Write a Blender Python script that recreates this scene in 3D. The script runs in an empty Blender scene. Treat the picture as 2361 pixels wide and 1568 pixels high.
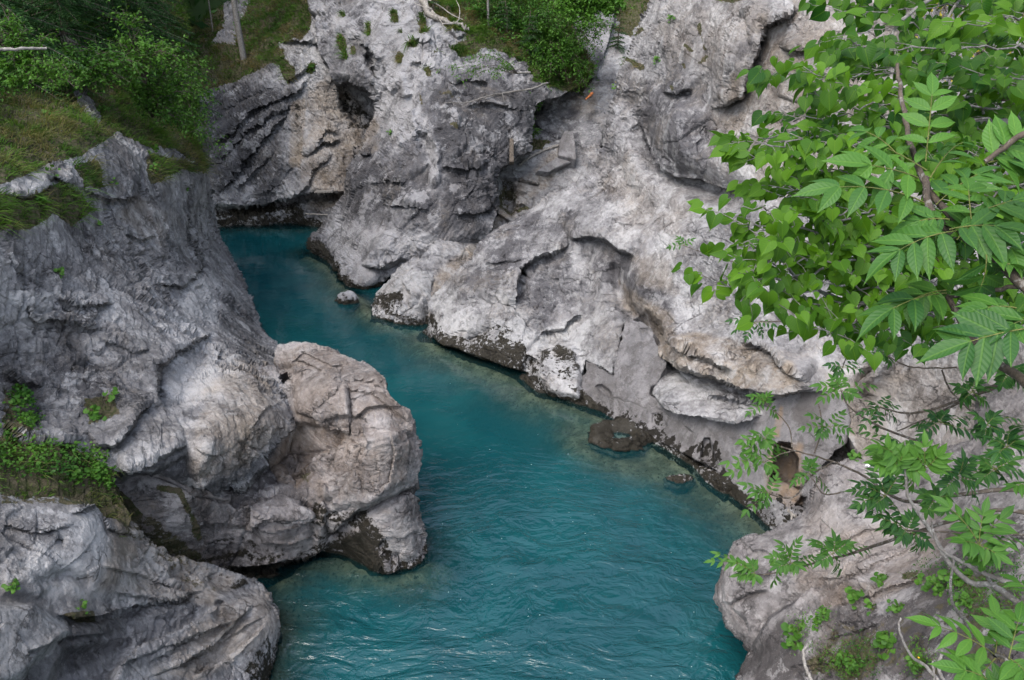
import bpy, math, random
import numpy as np
from mathutils import Vector, Matrix, Euler

# ---------------------------------------------------------------- camera, world, sun, exposure
SC = bpy.context.scene
CAM_H = 14.0
PITCH = math.radians(26.0)
FPX = 1836.0            # focal length in units of a 2361 wide picture (28 mm on a 36 mm sensor)
CU, CV = 1180.5, 784.0

cam_d = bpy.data.cameras.new('camera')
cam = bpy.data.objects.new('camera', cam_d)
SC.collection.objects.link(cam)
cam.location = (0, 0, CAM_H)
cam.rotation_euler = (math.pi / 2 - PITCH, 0, 0)
cam_d.lens = FPX / 2361.0 * 36.0
cam_d.sensor_width = 36.0
cam_d.clip_start = 0.05
cam_d.clip_end = 2000
SC.camera = cam

SUN_EL, SUN_AZ = math.radians(58), math.radians(-138)
w = bpy.data.worlds.new('World'); SC.world = w; w.use_nodes = True
nt = w.node_tree; nt.nodes.clear()
sky = nt.nodes.new('ShaderNodeTexSky'); sky.sky_type = 'NISHITA'; sky.sun_disc = False
sky.sun_elevation = SUN_EL; sky.sun_rotation = SUN_AZ
sky.air_density = 1.0; sky.dust_density = 3.0; sky.ozone_density = 1.0
bg = nt.nodes.new('ShaderNodeBackground'); bg.inputs['Strength'].default_value = 0.15
hs = nt.nodes.new('ShaderNodeHueSaturation'); hs.inputs['Saturation'].default_value = 0.66
wo = nt.nodes.new('ShaderNodeOutputWorld')
nt.links.new(sky.outputs[0], hs.inputs['Color']); nt.links.new(hs.outputs[0], bg.inputs[0]); nt.links.new(bg.outputs[0], wo.inputs[0])
sl = bpy.data.lights.new('sun', 'SUN'); sl.energy = 0.5; sl.angle = math.radians(45); sl.color = (1.0, 0.96, 0.91)
so = bpy.data.objects.new('sun', sl); SC.collection.objects.link(so)
sd = Vector((math.sin(SUN_AZ) * math.cos(SUN_EL), math.cos(SUN_AZ) * math.cos(SUN_EL), math.sin(SUN_EL)))
so.rotation_euler = sd.to_track_quat('Z', 'Y').to_euler()
so.location = (0, 0, 60)
SC.view_settings.view_transform = 'Standard'
SC.view_settings.look = 'None'
SC.view_settings.exposure = 1.72
SC.view_settings.gamma = 1.0
SC.cycles.max_bounces = 6
SC.cycles.transparent_max_bounces = 12

# ---------------------------------------------------------------- picture point -> place in the gorge
SP, CP = math.sin(PITCH), math.cos(PITCH)
def kz(v): return SP + (v - CV) / FPX * CP                  # metres of fall per metre of distance
def TH(v, z): return (CAM_H - z) / kz(v)                    # distance of the point of height z
def place(u, v, t):
    x = (np.asarray(u, float) - CU) / FPX; y = -(np.asarray(v, float) - CV) / FPX; t = np.asarray(t, float)
    return np.stack([t * x, t * (CP + y * SP), CAM_H + t * (-SP + y * CP)], -1)
def project(P):
    P = np.asarray(P, float); d = P - np.array([0, 0, CAM_H])
    t = d[..., 1] * CP - d[..., 2] * SP; up = d[..., 1] * SP + d[..., 2] * CP
    return CU + d[..., 0] / t * FPX, CV - up / t * FPX, t
def Z(o, pts):
    """points read off an enlarged crop of the picture whose corner is o"""
    ox, oy = o[:2]; k = o[2] if len(o) > 2 else 1.6857
    return [((p[0] / k + ox) * 0.57642, (p[1] / k + oy) * 0.57642) + tuple(p[2:]) for p in pts]
T1 = (0, 600, 0.7399)
R1, R2_, R3, R4, R5, R6 = (0, 0), (1100, 0), (2200, 0), (2700, 0), (0, 900), (0, 1790)
S1, S2, S3, S4, S5 = (1300, 800), (1100, 1790), (2200, 1300), (2700, 900), (2700, 1790)

# ---------------------------------------------------------------- noise
def _hash(ix, iy, iz, seed):
    h = (ix.astype(np.int64) * 374761393 + iy.astype(np.int64) * 668265263 + iz.astype(np.int64) * 2147483647 + seed * 1274126177) & 0xFFFFFFFF
    h = ((h ^ (h >> 13)) * 1274126177) & 0xFFFFFFFF
    h = ((h ^ (h >> 16)) * 2246822519) & 0xFFFFFFFF
    return (h ^ (h >> 15)) & 0xFFFFFFFF
_G = np.random.RandomState(5).normal(size=(256, 3)); _G /= np.linalg.norm(_G, axis=1)[:, None]; _G = _G.astype(np.float32)
def perlin(P, seed=0):
    P = P.astype(np.float32); F = np.floor(P); f = P - F; I = F.astype(np.int64)
    w_ = f * f * f * (f * (f * 6 - 15) + 10)
    out = np.zeros(P.shape[:-1], np.float32)
    for dx in (0, 1):
        wx = w_[..., 0] if dx else 1 - w_[..., 0]
        for dy in (0, 1):
            wy = w_[..., 1] if dy else 1 - w_[..., 1]
            for dz in (0, 1):
                wz = w_[..., 2] if dz else 1 - w_[..., 2]
                g = _G[_hash(I[..., 0] + dx, I[..., 1] + dy, I[..., 2] + dz, seed) & 255]
                d = g[..., 0] * (f[..., 0] - dx) + g[..., 1] * (f[..., 1] - dy) + g[..., 2] * (f[..., 2] - dz)
                out += wx * wy * wz * d
    return out * 1.6
def fbm(P, oct=4, seed=0, rough=0.5, ridged=False):
    s = np.zeros(P.shape[:-1], np.float32); a = 1.0; n = 0
    for i in range(oct):
        v = perlin(P * (2.03 ** i) + i * 17.3, seed + i)
        if ridged: v = 1 - 2 * np.abs(v)
        s += a * v; n += a; a *= rough
    return s / n
def facets(P, seed=0, slope=0.6):
    """angular blocks: each cell of a 3D Voronoi is a tilted plane of its own; also returns the crack distance"""
    P = P.astype(np.float32); F = np.floor(P).astype(np.int64)
    b1 = np.full(P.shape[:-1], 9., np.float32); b2 = b1.copy(); val = np.zeros_like(b1)
    for dx in (-1, 0, 1):
        for dy in (-1, 0, 1):
            for dz in (-1, 0, 1):
                c = F + np.array([dx, dy, dz])
                h = _hash(c[..., 0], c[..., 1], c[..., 2], seed)
                j = np.stack([(h & 1023), ((h >> 10) & 1023), ((h >> 20) & 1023)], -1).astype(np.float32) / 1023.
                r = P - c - j
                d = (r * r).sum(-1)
                g = _G[(h >> 5) & 255]
                v = (r * g).sum(-1) * slope + (((h >> 8) & 255).astype(np.float32) / 255. - 0.5) * 0.55
                m = d < b1
                b2 = np.where(m, b1, np.minimum(b2, d)); val = np.where(m, v, val); b1 = np.where(m, d, b1)
    return val, np.sqrt(b2) - np.sqrt(b1)
def smooth(a, b, x):
    k = np.clip((x - a) / (b - a), 0, 1); return k * k * (3 - 2 * k)

# ---------------------------------------------------------------- scene helpers
def tag(o, label=None, cat=None, group=None, kind=None):
    if label: o['label'] = label
    if cat: o['category'] = cat
    if group: o['group'] = group
    if kind: o['kind'] = kind
    return o
def mesh_obj(name, V, F, mat, parent=None, smooth_=True, uv=None, cols=None):
    """V (n,3), F (m,3 or 4) arrays -> one mesh object"""
    me = bpy.data.meshes.new(name)
    V = np.asarray(V, np.float32); F = np.asarray(F, np.int32)
    k = F.shape[1]
    me.vertices.add(len(V)); me.vertices.foreach_set('co', V.ravel())
    me.loops.add(F.size); me.loops.foreach_set('vertex_index', F.ravel())
    me.polygons.add(len(F)); me.polygons.foreach_set('loop_start', np.arange(0, F.size, k, dtype=np.int32))
    me.polygons.foreach_set('loop_total', np.full(len(F), k, np.int32))
    me.polygons.foreach_set('use_smooth', np.full(len(F), bool(smooth_)))
    if uv is not None:
        l = me.uv_layers.new(name='UVMap'); l.data.foreach_set('uv', np.asarray(uv, np.float32)[F.ravel()].ravel())
    for nm, c in (cols or {}).items():
        a = me.color_attributes.new(nm, 'FLOAT_COLOR', 'POINT'); a.data.foreach_set('color', np.asarray(c, np.float32).ravel())
    me.update(); me.validate()
    me.materials.append(mat)
    o = bpy.data.objects.new(name, me); SC.collection.objects.link(o)
    if parent: o.parent = parent
    return o
def empty(name, loc=(0, 0, 0), rz=0):
    o = bpy.data.objects.new(name, None); SC.collection.objects.link(o); o.location = loc; o.rotation_euler = (0, 0, rz)
    o.empty_display_size = 0.2
    return o
def copy_tree(o, parent=None):
    c = o.copy(); SC.collection.objects.link(c); c.parent = parent
    for ch in list(o.children): copy_tree(ch, c)
    return c

# ---------------------------------------------------------------- materials
class NB:
    def __init__(s, name):
        s.m = bpy.data.materials.new(name); s.m.use_nodes = True; s.t = s.m.node_tree; s.t.nodes.clear()
        s.out = s.n('ShaderNodeOutputMaterial')
    def n(s, k, **kw):
        x = s.t.nodes.new(k)
        for a, b in kw.items(): setattr(x, a, b)
        return x
    def l(s, a, b): s.t.links.new(a, b)
    def sv(s, inp, v):
        if hasattr(v, 'is_linked') or hasattr(v, 'node'): s.l(v, inp)
        else: inp.default_value = v
    def noise(s, vec, scale, detail=4, rough=0.55, dist=0.0):
        x = s.n('ShaderNodeTexNoise'); s.l(vec, x.inputs['Vector'])
        x.inputs['Scale'].default_value = scale; x.inputs['Detail'].default_value = detail
        x.inputs['Roughness'].default_value = rough; x.inputs['Distortion'].default_value = dist
        return x.outputs[0]
    def voro(s, vec, scale, feature='F1', rand=1.0):
        x = s.n('ShaderNodeTexVoronoi'); x.feature = feature; s.l(vec, x.inputs['Vector'])
        x.inputs['Scale'].default_value = scale; x.inputs['Randomness'].default_value = rand
        return x.outputs['Distance']
    def ramp(s, fac, a, b, lo=0.0, hi=1.0):
        x = s.n('ShaderNodeMapRange'); x.clamp = True; x.interpolation_type = 'SMOOTHSTEP'
        s.l(fac, x.inputs[0]); x.inputs[1].default_value = a; x.inputs[2].default_value = b
        x.inputs[3].default_value = lo; x.inputs[4].default_value = hi
        return x.outputs[0]
    def math(s, op, a, b=0.0):
        x = s.n('ShaderNodeMath', operation=op); s.sv(x.inputs[0], a); s.sv(x.inputs[1], b); return x.outputs[0]
    def mix(s, fac, a, b):
        x = s.n('ShaderNodeMix', data_type='RGBA'); s.sv(x.inputs[0], fac)
        for i, c in ((6, a), (7, b)):
            if isinstance(c, tuple): x.inputs[i].default_value = (*c, 1)
            else: s.l(c, x.inputs[i])
        return x.outputs[2]
    def mult(s, col, f, fac=1.0):
        x = s.n('ShaderNodeMix', data_type='RGBA', blend_type='MULTIPLY'); s.sv(x.inputs[0], fac); s.l(col, x.inputs[6])
        if isinstance(f, tuple): x.inputs[7].default_value = (*f, 1)
        else: s.l(f, x.inputs[7])
        return x.outputs[2]
    def mapping(s, vec, rot=(0, 0, 0), scale=(1, 1, 1)):
        x = s.n('ShaderNodeMapping'); s.l(vec, x.inputs[0]); x.inputs['Rotation'].default_value = rot; x.inputs['Scale'].default_value = scale
        return x.outputs[0]
    def bump(s, h, dist, strength=1.0, prev=None):
        x = s.n('ShaderNodeBump'); x.inputs['Distance'].default_value = dist; x.inputs['Strength'].default_value = strength
        s.l(h, x.inputs['Height'])
        if prev is not None: s.l(prev, x.inputs['Normal'])
        return x.outputs[0]
    def principled(s, col, rough=0.8, normal=None, spec=0.3):
        b = s.n('ShaderNodeBsdfPrincipled'); s.sv(b.inputs['Base Color'], (*col, 1) if isinstance(col, tuple) else col)
        s.sv(b.inputs['Roughness'], rough); b.inputs['Specular IOR Level'].default_value = spec
        if normal is not None: s.l(normal, b.inputs['Normal'])
        return b
    def done(s, sh): s.l(sh, s.out.inputs[0]); return s.m

def rock_material(name, light=(0.41, 0.395, 0.385), mid=(0.225, 0.216, 0.216), dark=(0.082, 0.078, 0.08),
                  tan=(0.33, 0.265, 0.195), scale=1.0, rot=(0.4, 0.5, 0.3), amt=1.0, crust=0.55, tanmix=0.22, streak=0.5):
    light, mid, dark, tan = [tuple(x * k_ for x, k_ in zip(q, (.775, .795, .815))) for q in (light, mid, dark, tan)]
    b = NB(name); tc = b.n('ShaderNodeTexCoord').outputs['Object']
    at = b.n('ShaderNodeAttribute', attribute_name='mask'); sp = b.n('ShaderNodeSeparateColor'); b.l(at.outputs['Color'], sp.inputs[0])
    A = at.outputs['Alpha']
    at2 = b.n('ShaderNodeAttribute', attribute_name='mask2'); sp2 = b.n('ShaderNodeSeparateColor'); b.l(at2.outputs['Color'], sp2.inputs[0])
    dk, tn, blk = sp.outputs[0], sp.outputs[1], sp.outputs[2]
    wht, smo, gry = sp2.outputs[0], sp2.outputs[1], sp2.outputs[2]
    M, ADD, SUB = b.math, 'ADD', 'SUBTRACT'
    st = b.mapping(tc, rot, (0.6, 0.6, 1.6))
    n1 = b.noise(tc, 0.35 * scale, 5, 0.6, 0.3); n2 = b.noise(tc, 1.1 * scale, 10, 0.62, 0.2)
    n3 = b.noise(tc, 8 * scale, 8, 0.74); n4 = b.noise(st, 1.3 * scale, 10, 0.66, 0.3)
    f = M(ADD, M('MULTIPLY', n1, 1.1), M(ADD, M('MULTIPLY', n2, 0.7), M('MULTIPLY', n4, 0.6)))
    f = M(ADD, f, M('MULTIPLY', n3, 0.75)); f = M(SUB, f, 0.17)                          # mean about 1.4
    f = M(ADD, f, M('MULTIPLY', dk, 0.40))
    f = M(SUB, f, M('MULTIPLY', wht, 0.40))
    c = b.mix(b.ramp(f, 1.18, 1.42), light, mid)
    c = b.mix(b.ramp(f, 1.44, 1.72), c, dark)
    # crusts of lichen with ragged edges, pale and dark
    e1 = M(ADD, M('MULTIPLY', b.noise(tc, 0.9 * scale, 12, 0.70, 0.1), 0.7), M('MULTIPLY', n1, 0.3))
    kc = M('MULTIPLY', M(SUB, 1.0, M('MULTIPLY', smo, 0.6)), crust)
    c = b.mix(M('MULTIPLY', b.ramp(M(ADD, e1, M('MULTIPLY', dk, .06)), 0.515, 0.56), kc), c, dark)
    e2 = b.noise(b.mapping(tc, (1, 2, 3), (1, 1, 1)), 1.3 * scale, 12, 0.72, 0.1)
    c = b.mix(M('MULTIPLY', b.ramp(M(ADD, e2, M('MULTIPLY', wht, .08)), 0.54, 0.585), kc), c, (light[0] * 1.2, light[1] * 1.2, light[2] * 1.2))
    c = b.mix(M('MULTIPLY', b.ramp(b.noise(tc, 0.7 * scale, 6, 0.65, 0.5), 0.5, 0.66), tanmix), c, b.mix(b.ramp(n3, .35, .65), tan, mid))
    tf = M('MULTIPLY', tn, b.ramp(M(ADD, n2, M('MULTIPLY', n3, 0.5)), 0.50, 0.95, 0.25, 1.0))
    c = b.mix(tf, c, b.mix(b.ramp(M(ADD, M('MULTIPLY', n4, .5), M('MULTIPLY', n3, .5)), 0.40, 0.60), tan, (tan[0] * 0.55, tan[1] * 0.52, tan[2] * 0.50)))
    c = b.mix(gry, c, b.mix(b.ramp(b.noise(b.mapping(tc, (0, 0, 0), (1, 1, .25)), 1.8, 6, .7), .4, .62), (0.31, 0.305, 0.315), (0.235, 0.23, 0.245)))
    # rain streaks and run-off stains down the faces
    rs_ = b.noise(b.mapping(tc, (0, 0, 0.3), (1.5, 1.5, 0.13)), 1.6 * scale, 7, 0.65)
    c = b.mix(M('MULTIPLY', b.ramp(rs_, 0.50, 0.64), streak), c, b.mult(c, (0.46, 0.44, 0.44)))
    c = b.mix(M('MULTIPLY', b.ramp(rs_, 0.46, 0.36), streak * .7), c, (light[0] * 1.1, light[1] * 1.1, light[2] * 1.1))
    sk = b.noise(tc, 42 * scale, 3, 0.7)
    rk = M(SUB, 1.0, gry)
    c = b.mix(M('MULTIPLY', M('MULTIPLY', b.ramp(sk, 0.62, 0.70), 0.4), rk), c, (0.55, 0.54, 0.53))
    pit = b.ramp(b.noise(tc, 27 * scale, 4, 0.75), 0.42, 0.34); c = b.mix(M('MULTIPLY', M('MULTIPLY', pit, 0.35), rk), c, (0.05, 0.048, 0.05))
    # joints and hairline cracks
    wc = b.n('ShaderNodeVectorMath', operation='MULTIPLY_ADD'); nw = b.n('ShaderNodeTexNoise'); b.l(tc, nw.inputs[0]); nw.inputs['Scale'].default_value = 1.6 * scale; nw.inputs['Detail'].default_value = 6; nw.inputs['Roughness'].default_value = .7
    b.l(nw.outputs['Color'], wc.inputs[0]); wc.inputs[1].default_value = (.6, .6, .6); b.l(b.mapping(tc, rot, (.55, 1.1, 1.7)), wc.inputs[2])
    ck = b.ramp(b.voro(wc.outputs[0], 1.15 * scale, 'DISTANCE_TO_EDGE'), 0.022, 0.0)
    ck2 = M('MULTIPLY', b.ramp(b.voro(wc.outputs[0], 3.6 * scale, 'DISTANCE_TO_EDGE'), 0.035, 0.0), b.ramp(n2, .5, .6))
    ck = M('MULTIPLY', M('MAXIMUM', ck, ck2), M('MULTIPLY', b.ramp(n4, .50, .60), M(SUB, 1.0, smo)))
    c = b.mix(M('MULTIPLY', ck, .5), c, (0.035, 0.033, 0.032))
    # moss, soil
    mo = b.ramp(M(ADD, A, M('MULTIPLY', M(SUB, M(ADD, n2, n3), 1.0), 1.5)), 0.44, 0.58)
    c = b.mix(mo, c, b.mix(b.ramp(n3, 0.42, 0.58), (0.035, 0.042, 0.013), (0.085, 0.072, 0.045)))
    # black crust, ragged: algae near the water line, painted shade in the cave
    bn = M(ADD, M('MULTIPLY', n4, 1.1), M('MULTIPLY', n3, 1.1))
    bl = b.ramp(M(ADD, blk, M('MULTIPLY', M(SUB, bn, 1.1), 2.0)), 0.46, 0.56)
    bl = M('MULTIPLY', bl, b.ramp(blk, 0.02, 0.12))
    c = b.mix(bl, c, b.mix(n3, (0.012, 0.011, 0.009), (0.035, 0.03, 0.02)))
    # relief: broken facets, pits, grain
    wv = b.n('ShaderNodeVectorMath', operation='MULTIPLY_ADD'); nz = b.n('ShaderNodeTexNoise'); b.l(tc, nz.inputs[0]); nz.inputs['Scale'].default_value = 2.5 * scale; nz.inputs['Detail'].default_value = 4
    b.l(nz.outputs['Color'], wv.inputs[0]); wv.inputs[1].default_value = (.22, .22, .22); b.l(tc, wv.inputs[2])
    def facet(sc):
        v = b.n('ShaderNodeTexVoronoi'); b.l(wv.outputs[0], v.inputs['Vector']); v.inputs['Scale'].default_value = sc
        d = b.n('ShaderNodeVectorMath', operation='SUBTRACT'); b.l(wv.outputs[0], d.inputs[0]); b.l(v.outputs['Position'], d.inputs[1])
        # the cell position comes back in texture space
        q = b.n('ShaderNodeVectorMath', operation='SUBTRACT'); b.l(v.outputs['Color'], q.inputs[0]); q.inputs[1].default_value = (.5, .5, .5)
        e = b.n('ShaderNodeVectorMath', operation='DOT_PRODUCT'); b.l(d.outputs[0], e.inputs[0]); b.l(q.outputs[0], e.inputs[1])
        return e.outputs['Value']
    fa = M(ADD, M('MULTIPLY', facet(2.2 * scale), 0.50), M('MULTIPLY', facet(7.0 * scale), 0.5))
    k = M('MULTIPLY', M(SUB, 1.0, M('MULTIPLY', smo, 0.8)), amt)
    zone = b.ramp(b.noise(tc, 0.42 * scale, 4, .55), .42, .60, .12, 1.15)
    nb = b.bump(M('MULTIPLY', M('MULTIPLY', fa, zone), k), 1.0, 1.0)
    k = M('MULTIPLY', k, M(ADD, M('MULTIPLY', zone, .65), .35))
    h = M(ADD, M('MULTIPLY', b.noise(tc, 5 * scale, 12, 0.70), 1.0), M('MULTIPLY', b.noise(st, 4 * scale, 10, 0.70), 0.6))
    nb = b.bump(M('MULTIPLY', h, k), 0.13, 1.0, nb)
    nb = b.bump(M(ADD, bl, M('MULTIPLY', ck, -3.0)), 0.02, 1.0, nb)
    return b.done(b.principled(c, b.ramp(bl, 0, 1, 0.88, 0.5), nb, 0.25).outputs[0])

# ---------------------------------------------------------------- rock masses
def tps(ctrl):
    P = np.array([[c[0], c[1]] for c in ctrl], float) / 500.; q = 1. / np.array([c[2] for c in ctrl], float)
    n = len(P); d = np.linalg.norm(P[:, None] - P[None], axis=-1)
    K = np.where(d > 0, d * d * np.log(d + 1e-12), 0) + np.eye(n) * 2e-3
    A = np.zeros((n + 3, n + 3)); A[:n, :n] = K; A[:n, n] = 1; A[:n, n + 1:] = P; A[n, :n] = 1; A[n + 1:, :n] = P.T
    s = np.linalg.solve(A, np.r_[q, 0, 0, 0])
    def f(U, V):
        X = np.stack([U, V], -1) / 500.; r = s[n] + X @ s[n + 1:]
        for i in range(n):
            dd = ((X - P[i]) ** 2).sum(-1); r = r + s[i] * 0.5 * dd * np.log(dd + 1e-12)
        return 1. / np.maximum(r, 1 / 160.)
    return f
def wander(poly, amp, seed, closed=True, step=5.0):
    """subdivide an outline and roughen it"""
    out = []; rs = np.random.RandomState(seed); n = len(poly); m = n if closed else n - 1
    L = 0.0; ph = rs.rand(6) * 6.28
    for i in range(m):
        a = np.array(poly[i][:2], float); c = np.array(poly[(i + 1) % n][:2], float); l = np.linalg.norm(c - a); k = max(1, int(l / step))
        nn = np.array([-(c - a)[1], (c - a)[0]]) / max(l, 1e-6)
        for j in range(k):
            s = L + l * j / k
            w_ = sum(math.sin(s / sc + ph[q]) * aa for q, (sc, aa) in enumerate(((37, .8), (19, .55), (9.3, .35), (5.1, .25), (3.1, .16))))
            e = math.sin(math.pi * j / k) ** 0.5
            out.append(a + (c - a) * j / k + nn * w_ * amp * e)
        L += l
    if not closed: out.append(np.array(poly[-1][:2], float))
    return np.array(out)
def seg_dist(U, V, pts):
    """distance to a polyline, signed side (+ = left of travel as seen in the picture), fraction along it"""
    best = np.full(U.shape, 1e18); side = np.zeros(U.shape); fr = np.zeros(U.shape)
    P = np.array([p[:2] for p in pts], float); ls = np.linalg.norm(np.diff(P, axis=0), axis=1); T = ls.sum(); acc = 0
    for i in range(len(P) - 1):
        a, c = P[i], P[i + 1]; e = c - a; l2 = max((e * e).sum(), 1e-9)
        k = np.clip(((U - a[0]) * e[0] + (V - a[1]) * e[1]) / l2, 0, 1)
        du, dv = U - a[0] - k * e[0], V - a[1] - k * e[1]; d = du * du + dv * dv
        m = d < best
        best = np.where(m, d, best); side = np.where(m, -(e[0] * (V - a[1]) - e[1] * (U - a[0])), side)
        fr = np.where(m, (acc + k * ls[i]) / T, fr); acc += ls[i]
    return np.sqrt(best), np.sign(side), fr
def inside(poly, US, VS):
    M = np.zeros((len(VS), len(US)), bool); a = poly; c = np.roll(poly, -1, 0)
    for r, v in enumerate(VS):
        m = (a[:, 1] <= v) != (c[:, 1] <= v)
        if not m.any(): continue
        x = np.sort(a[m, 0] + (v - a[m, 1]) / (c[m, 1] - a[m, 1]) * (c[m, 0] - a[m, 0]))
        M[r] = (np.searchsorted(x, US) & 1) == 1
    return M
def G(o, pts, r, amp): return ('g', Z(o, pts) if o else pts, r, amp)      # groove (amp > 0, metres away) or rib (amp < 0)
def S(o, pts, r, amp, r2=0): return ('s', Z(o, pts) if o else pts, r, amp, r2)   # overhanging edge: left-hand side of the line stands out
def B(o, pts, amp, soft): return ('b', Z(o, pts) if o else pts, soft, amp)  # area pushed in / out
MASS = {}
def mass(name, poly, ctrl, mat, sculpt=(), paint=(), sil=(), roll=0.9, step=3.0, seed=1, rough=6.0, clip=True,
         big=0.35, fac=0.22, fine=0.05, strat=0.06, sdir=(0.5, 0.3, 1.0), skirt=4.0, facs=1.0, calm=(), sk=0.82, wet=.62):
    roll *= .6; big *= .6; sil = [(q_[0], q_[1] * .6) for q_ in sil]
    poly_w = wander(poly, rough * 0.35, seed)
    u0, v0 = poly_w.min(0) - step; u1, v1 = poly_w.max(0) + step
    if clip: u0, u1, v0, v1 = max(u0, -160), min(u1, 3200), max(v0, -170), min(v1, 1720)
    US = np.arange(u0, u1, step); VS = np.arange(v0, v1, step); U, V = np.meshgrid(US, VS)
    ctrl = [c if len(c) == 3 else (c[0], c[1], TH(c[1], c[3])) for c in ctrl]
    T = tps(ctrl)(U, V)
    rs = np.random.RandomState(seed)
    for s in sculpt:
        pts = np.array([p[:2] for p in s[1]]); r = s[2]
        ext = 4 * r
        iu = slice(*np.searchsorted(US, [pts[:, 0].min() - ext, pts[:, 0].max() + ext])); iv = slice(*np.searchsorted(VS, [pts[:, 1].min() - ext, pts[:, 1].max() + ext]))
        u, v = U[iv, iu], V[iv, iu]
        if u.size == 0: continue
        if s[0] == 'b':
            pw = wander(s[1], r * 0.12, seed + len(s[1])); I = inside(pw, US[iu], VS[iv])
            d, _, _ = seg_dist(u, v, list(s[1]) + [s[1][0]]); sd_ = np.where(I, d, -d)
            T[iv, iu] += s[3] * (sk if abs(s[3]) < 1.3 else 1) * smooth(-0.15 * r, r, sd_); continue
        jit = 5 * fbm(np.stack([u / 22., v / 22., u * 0 + seed], -1), 2, 3)
        d, side, fr = seg_dist(u + jit, v + jit[::-1] if False else v + jit * 0.7, s[1])
        e = smooth(0, 0.16, np.minimum(fr, 1 - fr)) if len(s) < 6 else 1
        if s[0] == 'g': T[iv, iu] += s[3] * sk * np.exp(-(d / r) ** 2 * 1.2) * e
        else:
            up = -s[3] * np.exp(-(d / r) ** 1.5) * smooth(0, 2.5, d * (side > 0)) * (side > 0)
            dn = (s[4] or 0) * np.exp(-(d / (0.5 * r)) ** 1.5) * smooth(0, 2.0, d) * (side <= 0)
            T[iv, iu] += (up + dn) * e * sk
    for sl_ in sil:
        pl, rr = (sl_, roll) if not (isinstance(sl_, tuple) and len(sl_) == 2 and isinstance(sl_[1], (int, float))) else sl_
        d, _, _ = seg_dist(U, V, pl); dm = np.clip(1 - d * T / FPX / rr, 0, 1)
        T = T + rr * 1.2 * (1 - np.sqrt(1 - dm * dm * 0.995))
    P = place(U, V, T)
    du = np.gradient(P, axis=1); dv = np.gradient(P, axis=0); N = np.cross(dv, du); N /= np.maximum(np.linalg.norm(N, axis=-1, keepdims=True), 1e-9)
    ray = place(U, V, T * 0 + 1) - np.array([0, 0, CAM_H]); flip = (N * ray).sum(-1) > 0; N[flip] *= -1
    I = inside(poly_w, US, VS)
    cell = I[:-1, :-1] & I[1:, :-1] & I[:-1, 1:] & I[1:, 1:]
    used = np.zeros_like(I); used[:-1, :-1] |= cell; used[1:, :-1] |= cell; used[:-1, 1:] |= cell; used[1:, 1:] |= cell
    idx = np.full(I.shape, -1); idx[used] = np.arange(used.sum())
    p = P[used]; n = N[used]; uu = U[used]; vv = V[used]; tt = T[used]
    cm = np.ones(len(p), np.float32)
    for (pts, k, soft) in calm:
        I2 = inside(wander(pts, soft * .1, seed + 9), US, VS); d, _, _ = seg_dist(U, V, list(pts) + [pts[0]])
        m = smooth(-soft * .5, soft * .5, np.where(I2, d, -d))[used]; cm *= 1 - m * (1 - k)
    q = p.astype(np.float32)
    warp = np.stack([fbm(q / 1.7, 3, seed + 30), fbm(q / 1.7, 3, seed + 40), fbm(q / 1.7, 3, seed + 50)], -1) * 0.22
    qs = q + warp
    D = fbm(q / 2.6, 3, seed + 1, .4) * big
    f1, c1 = facets(qs / (1.5 * facs), seed + 2); f2, c2 = facets(qs / (0.55 * facs) + 3.3, seed + 3); f3, c3 = facets((q + warp * .3) / (0.21 * facs) + 7.7, seed + 4)
    zone = smooth(-0.15, 0.3, fbm(q / 2.8 + 9, 3, seed + 60)) * 1.15 + 0.12
    D += fac * (f1 * (0.35 + .5 * zone) + zone * (f2 * 0.55 + f3 * 0.28))
    D -= fac * 0.35 * np.exp(-(c1 / 0.035) ** 2) * zone + fac * 0.14 * np.exp(-(c2 / 0.05) ** 2) * zone
    s_ = np.array(sdir, np.float32); s_ /= np.linalg.norm(s_)
    al = (qs @ s_)
    ax = np.cross(s_, [0, 1, 0]); ax /= np.linalg.norm(ax); ay = np.cross(s_, ax)
    qq = np.stack([al * 2.6, (qs @ ax.astype(np.float32)) * 0.8, (qs @ ay.astype(np.float32)) * 0.8], -1)
    ph = al * 1.7 + fbm(q / 2.2 + 4, 3, seed + 5) * 1.6
    saw = ph - np.floor(ph); saw = np.where(saw < 0.86, saw / 0.86, (1 - saw) / 0.14)
    ph2 = al * 5.3 + fbm(q / 0.9 + 4, 3, seed + 15) * 1.3
    saw2 = ph2 - np.floor(ph2); saw2 = np.where(saw2 < 0.8, saw2 / 0.8, (1 - saw2) / 0.2)
    sz = smooth(-0.1, 0.35, fbm(q / 2.3 + 31, 3, seed + 61))
    D += strat * (saw * 1.3 * sz + saw2 * 0.45 * (1 - sz * .5) + fbm(qq, 4, seed + 5, 0.6))
    D += fine * .8 * fbm(q / 0.3, 4, seed + 6, 0.7) * (0.3 + zone)
    D *= cm
    p = p + n * D[:, None]
    # paint
    mk = np.zeros((len(p), 4), np.float32); mk2 = np.zeros((len(p), 4), np.float32)
    nb = fbm(q / 0.8, 4, seed + 8, 0.6)
    for pa in paint:
        ch, o, pts, soft, val = pa
        pts = Z(o, pts) if o else pts
        if len(pts) < 3 or soft < 0:
            d, _, fr = seg_dist(uu, vv, pts); m = smooth(abs(soft), 0, d + nb * abs(soft) * 0.5)
        else:
            I2 = inside(np.array(pts, float), US, VS)[used]; d, _, _ = seg_dist(uu, vv, list(pts) + [pts[0]])
            m = smooth(-soft * .5, soft * .5, np.where(I2, d, -d) + nb * soft * 0.9)
        tgt, c = {'dark': (mk, 0), 'tan': (mk, 1), 'black': (mk, 2), 'moss': (mk, 3), 'white': (mk2, 0), 'smooth': (mk2, 1), 'grey': (mk2, 2), 'grass': (mk2, 3)}[ch]
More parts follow.
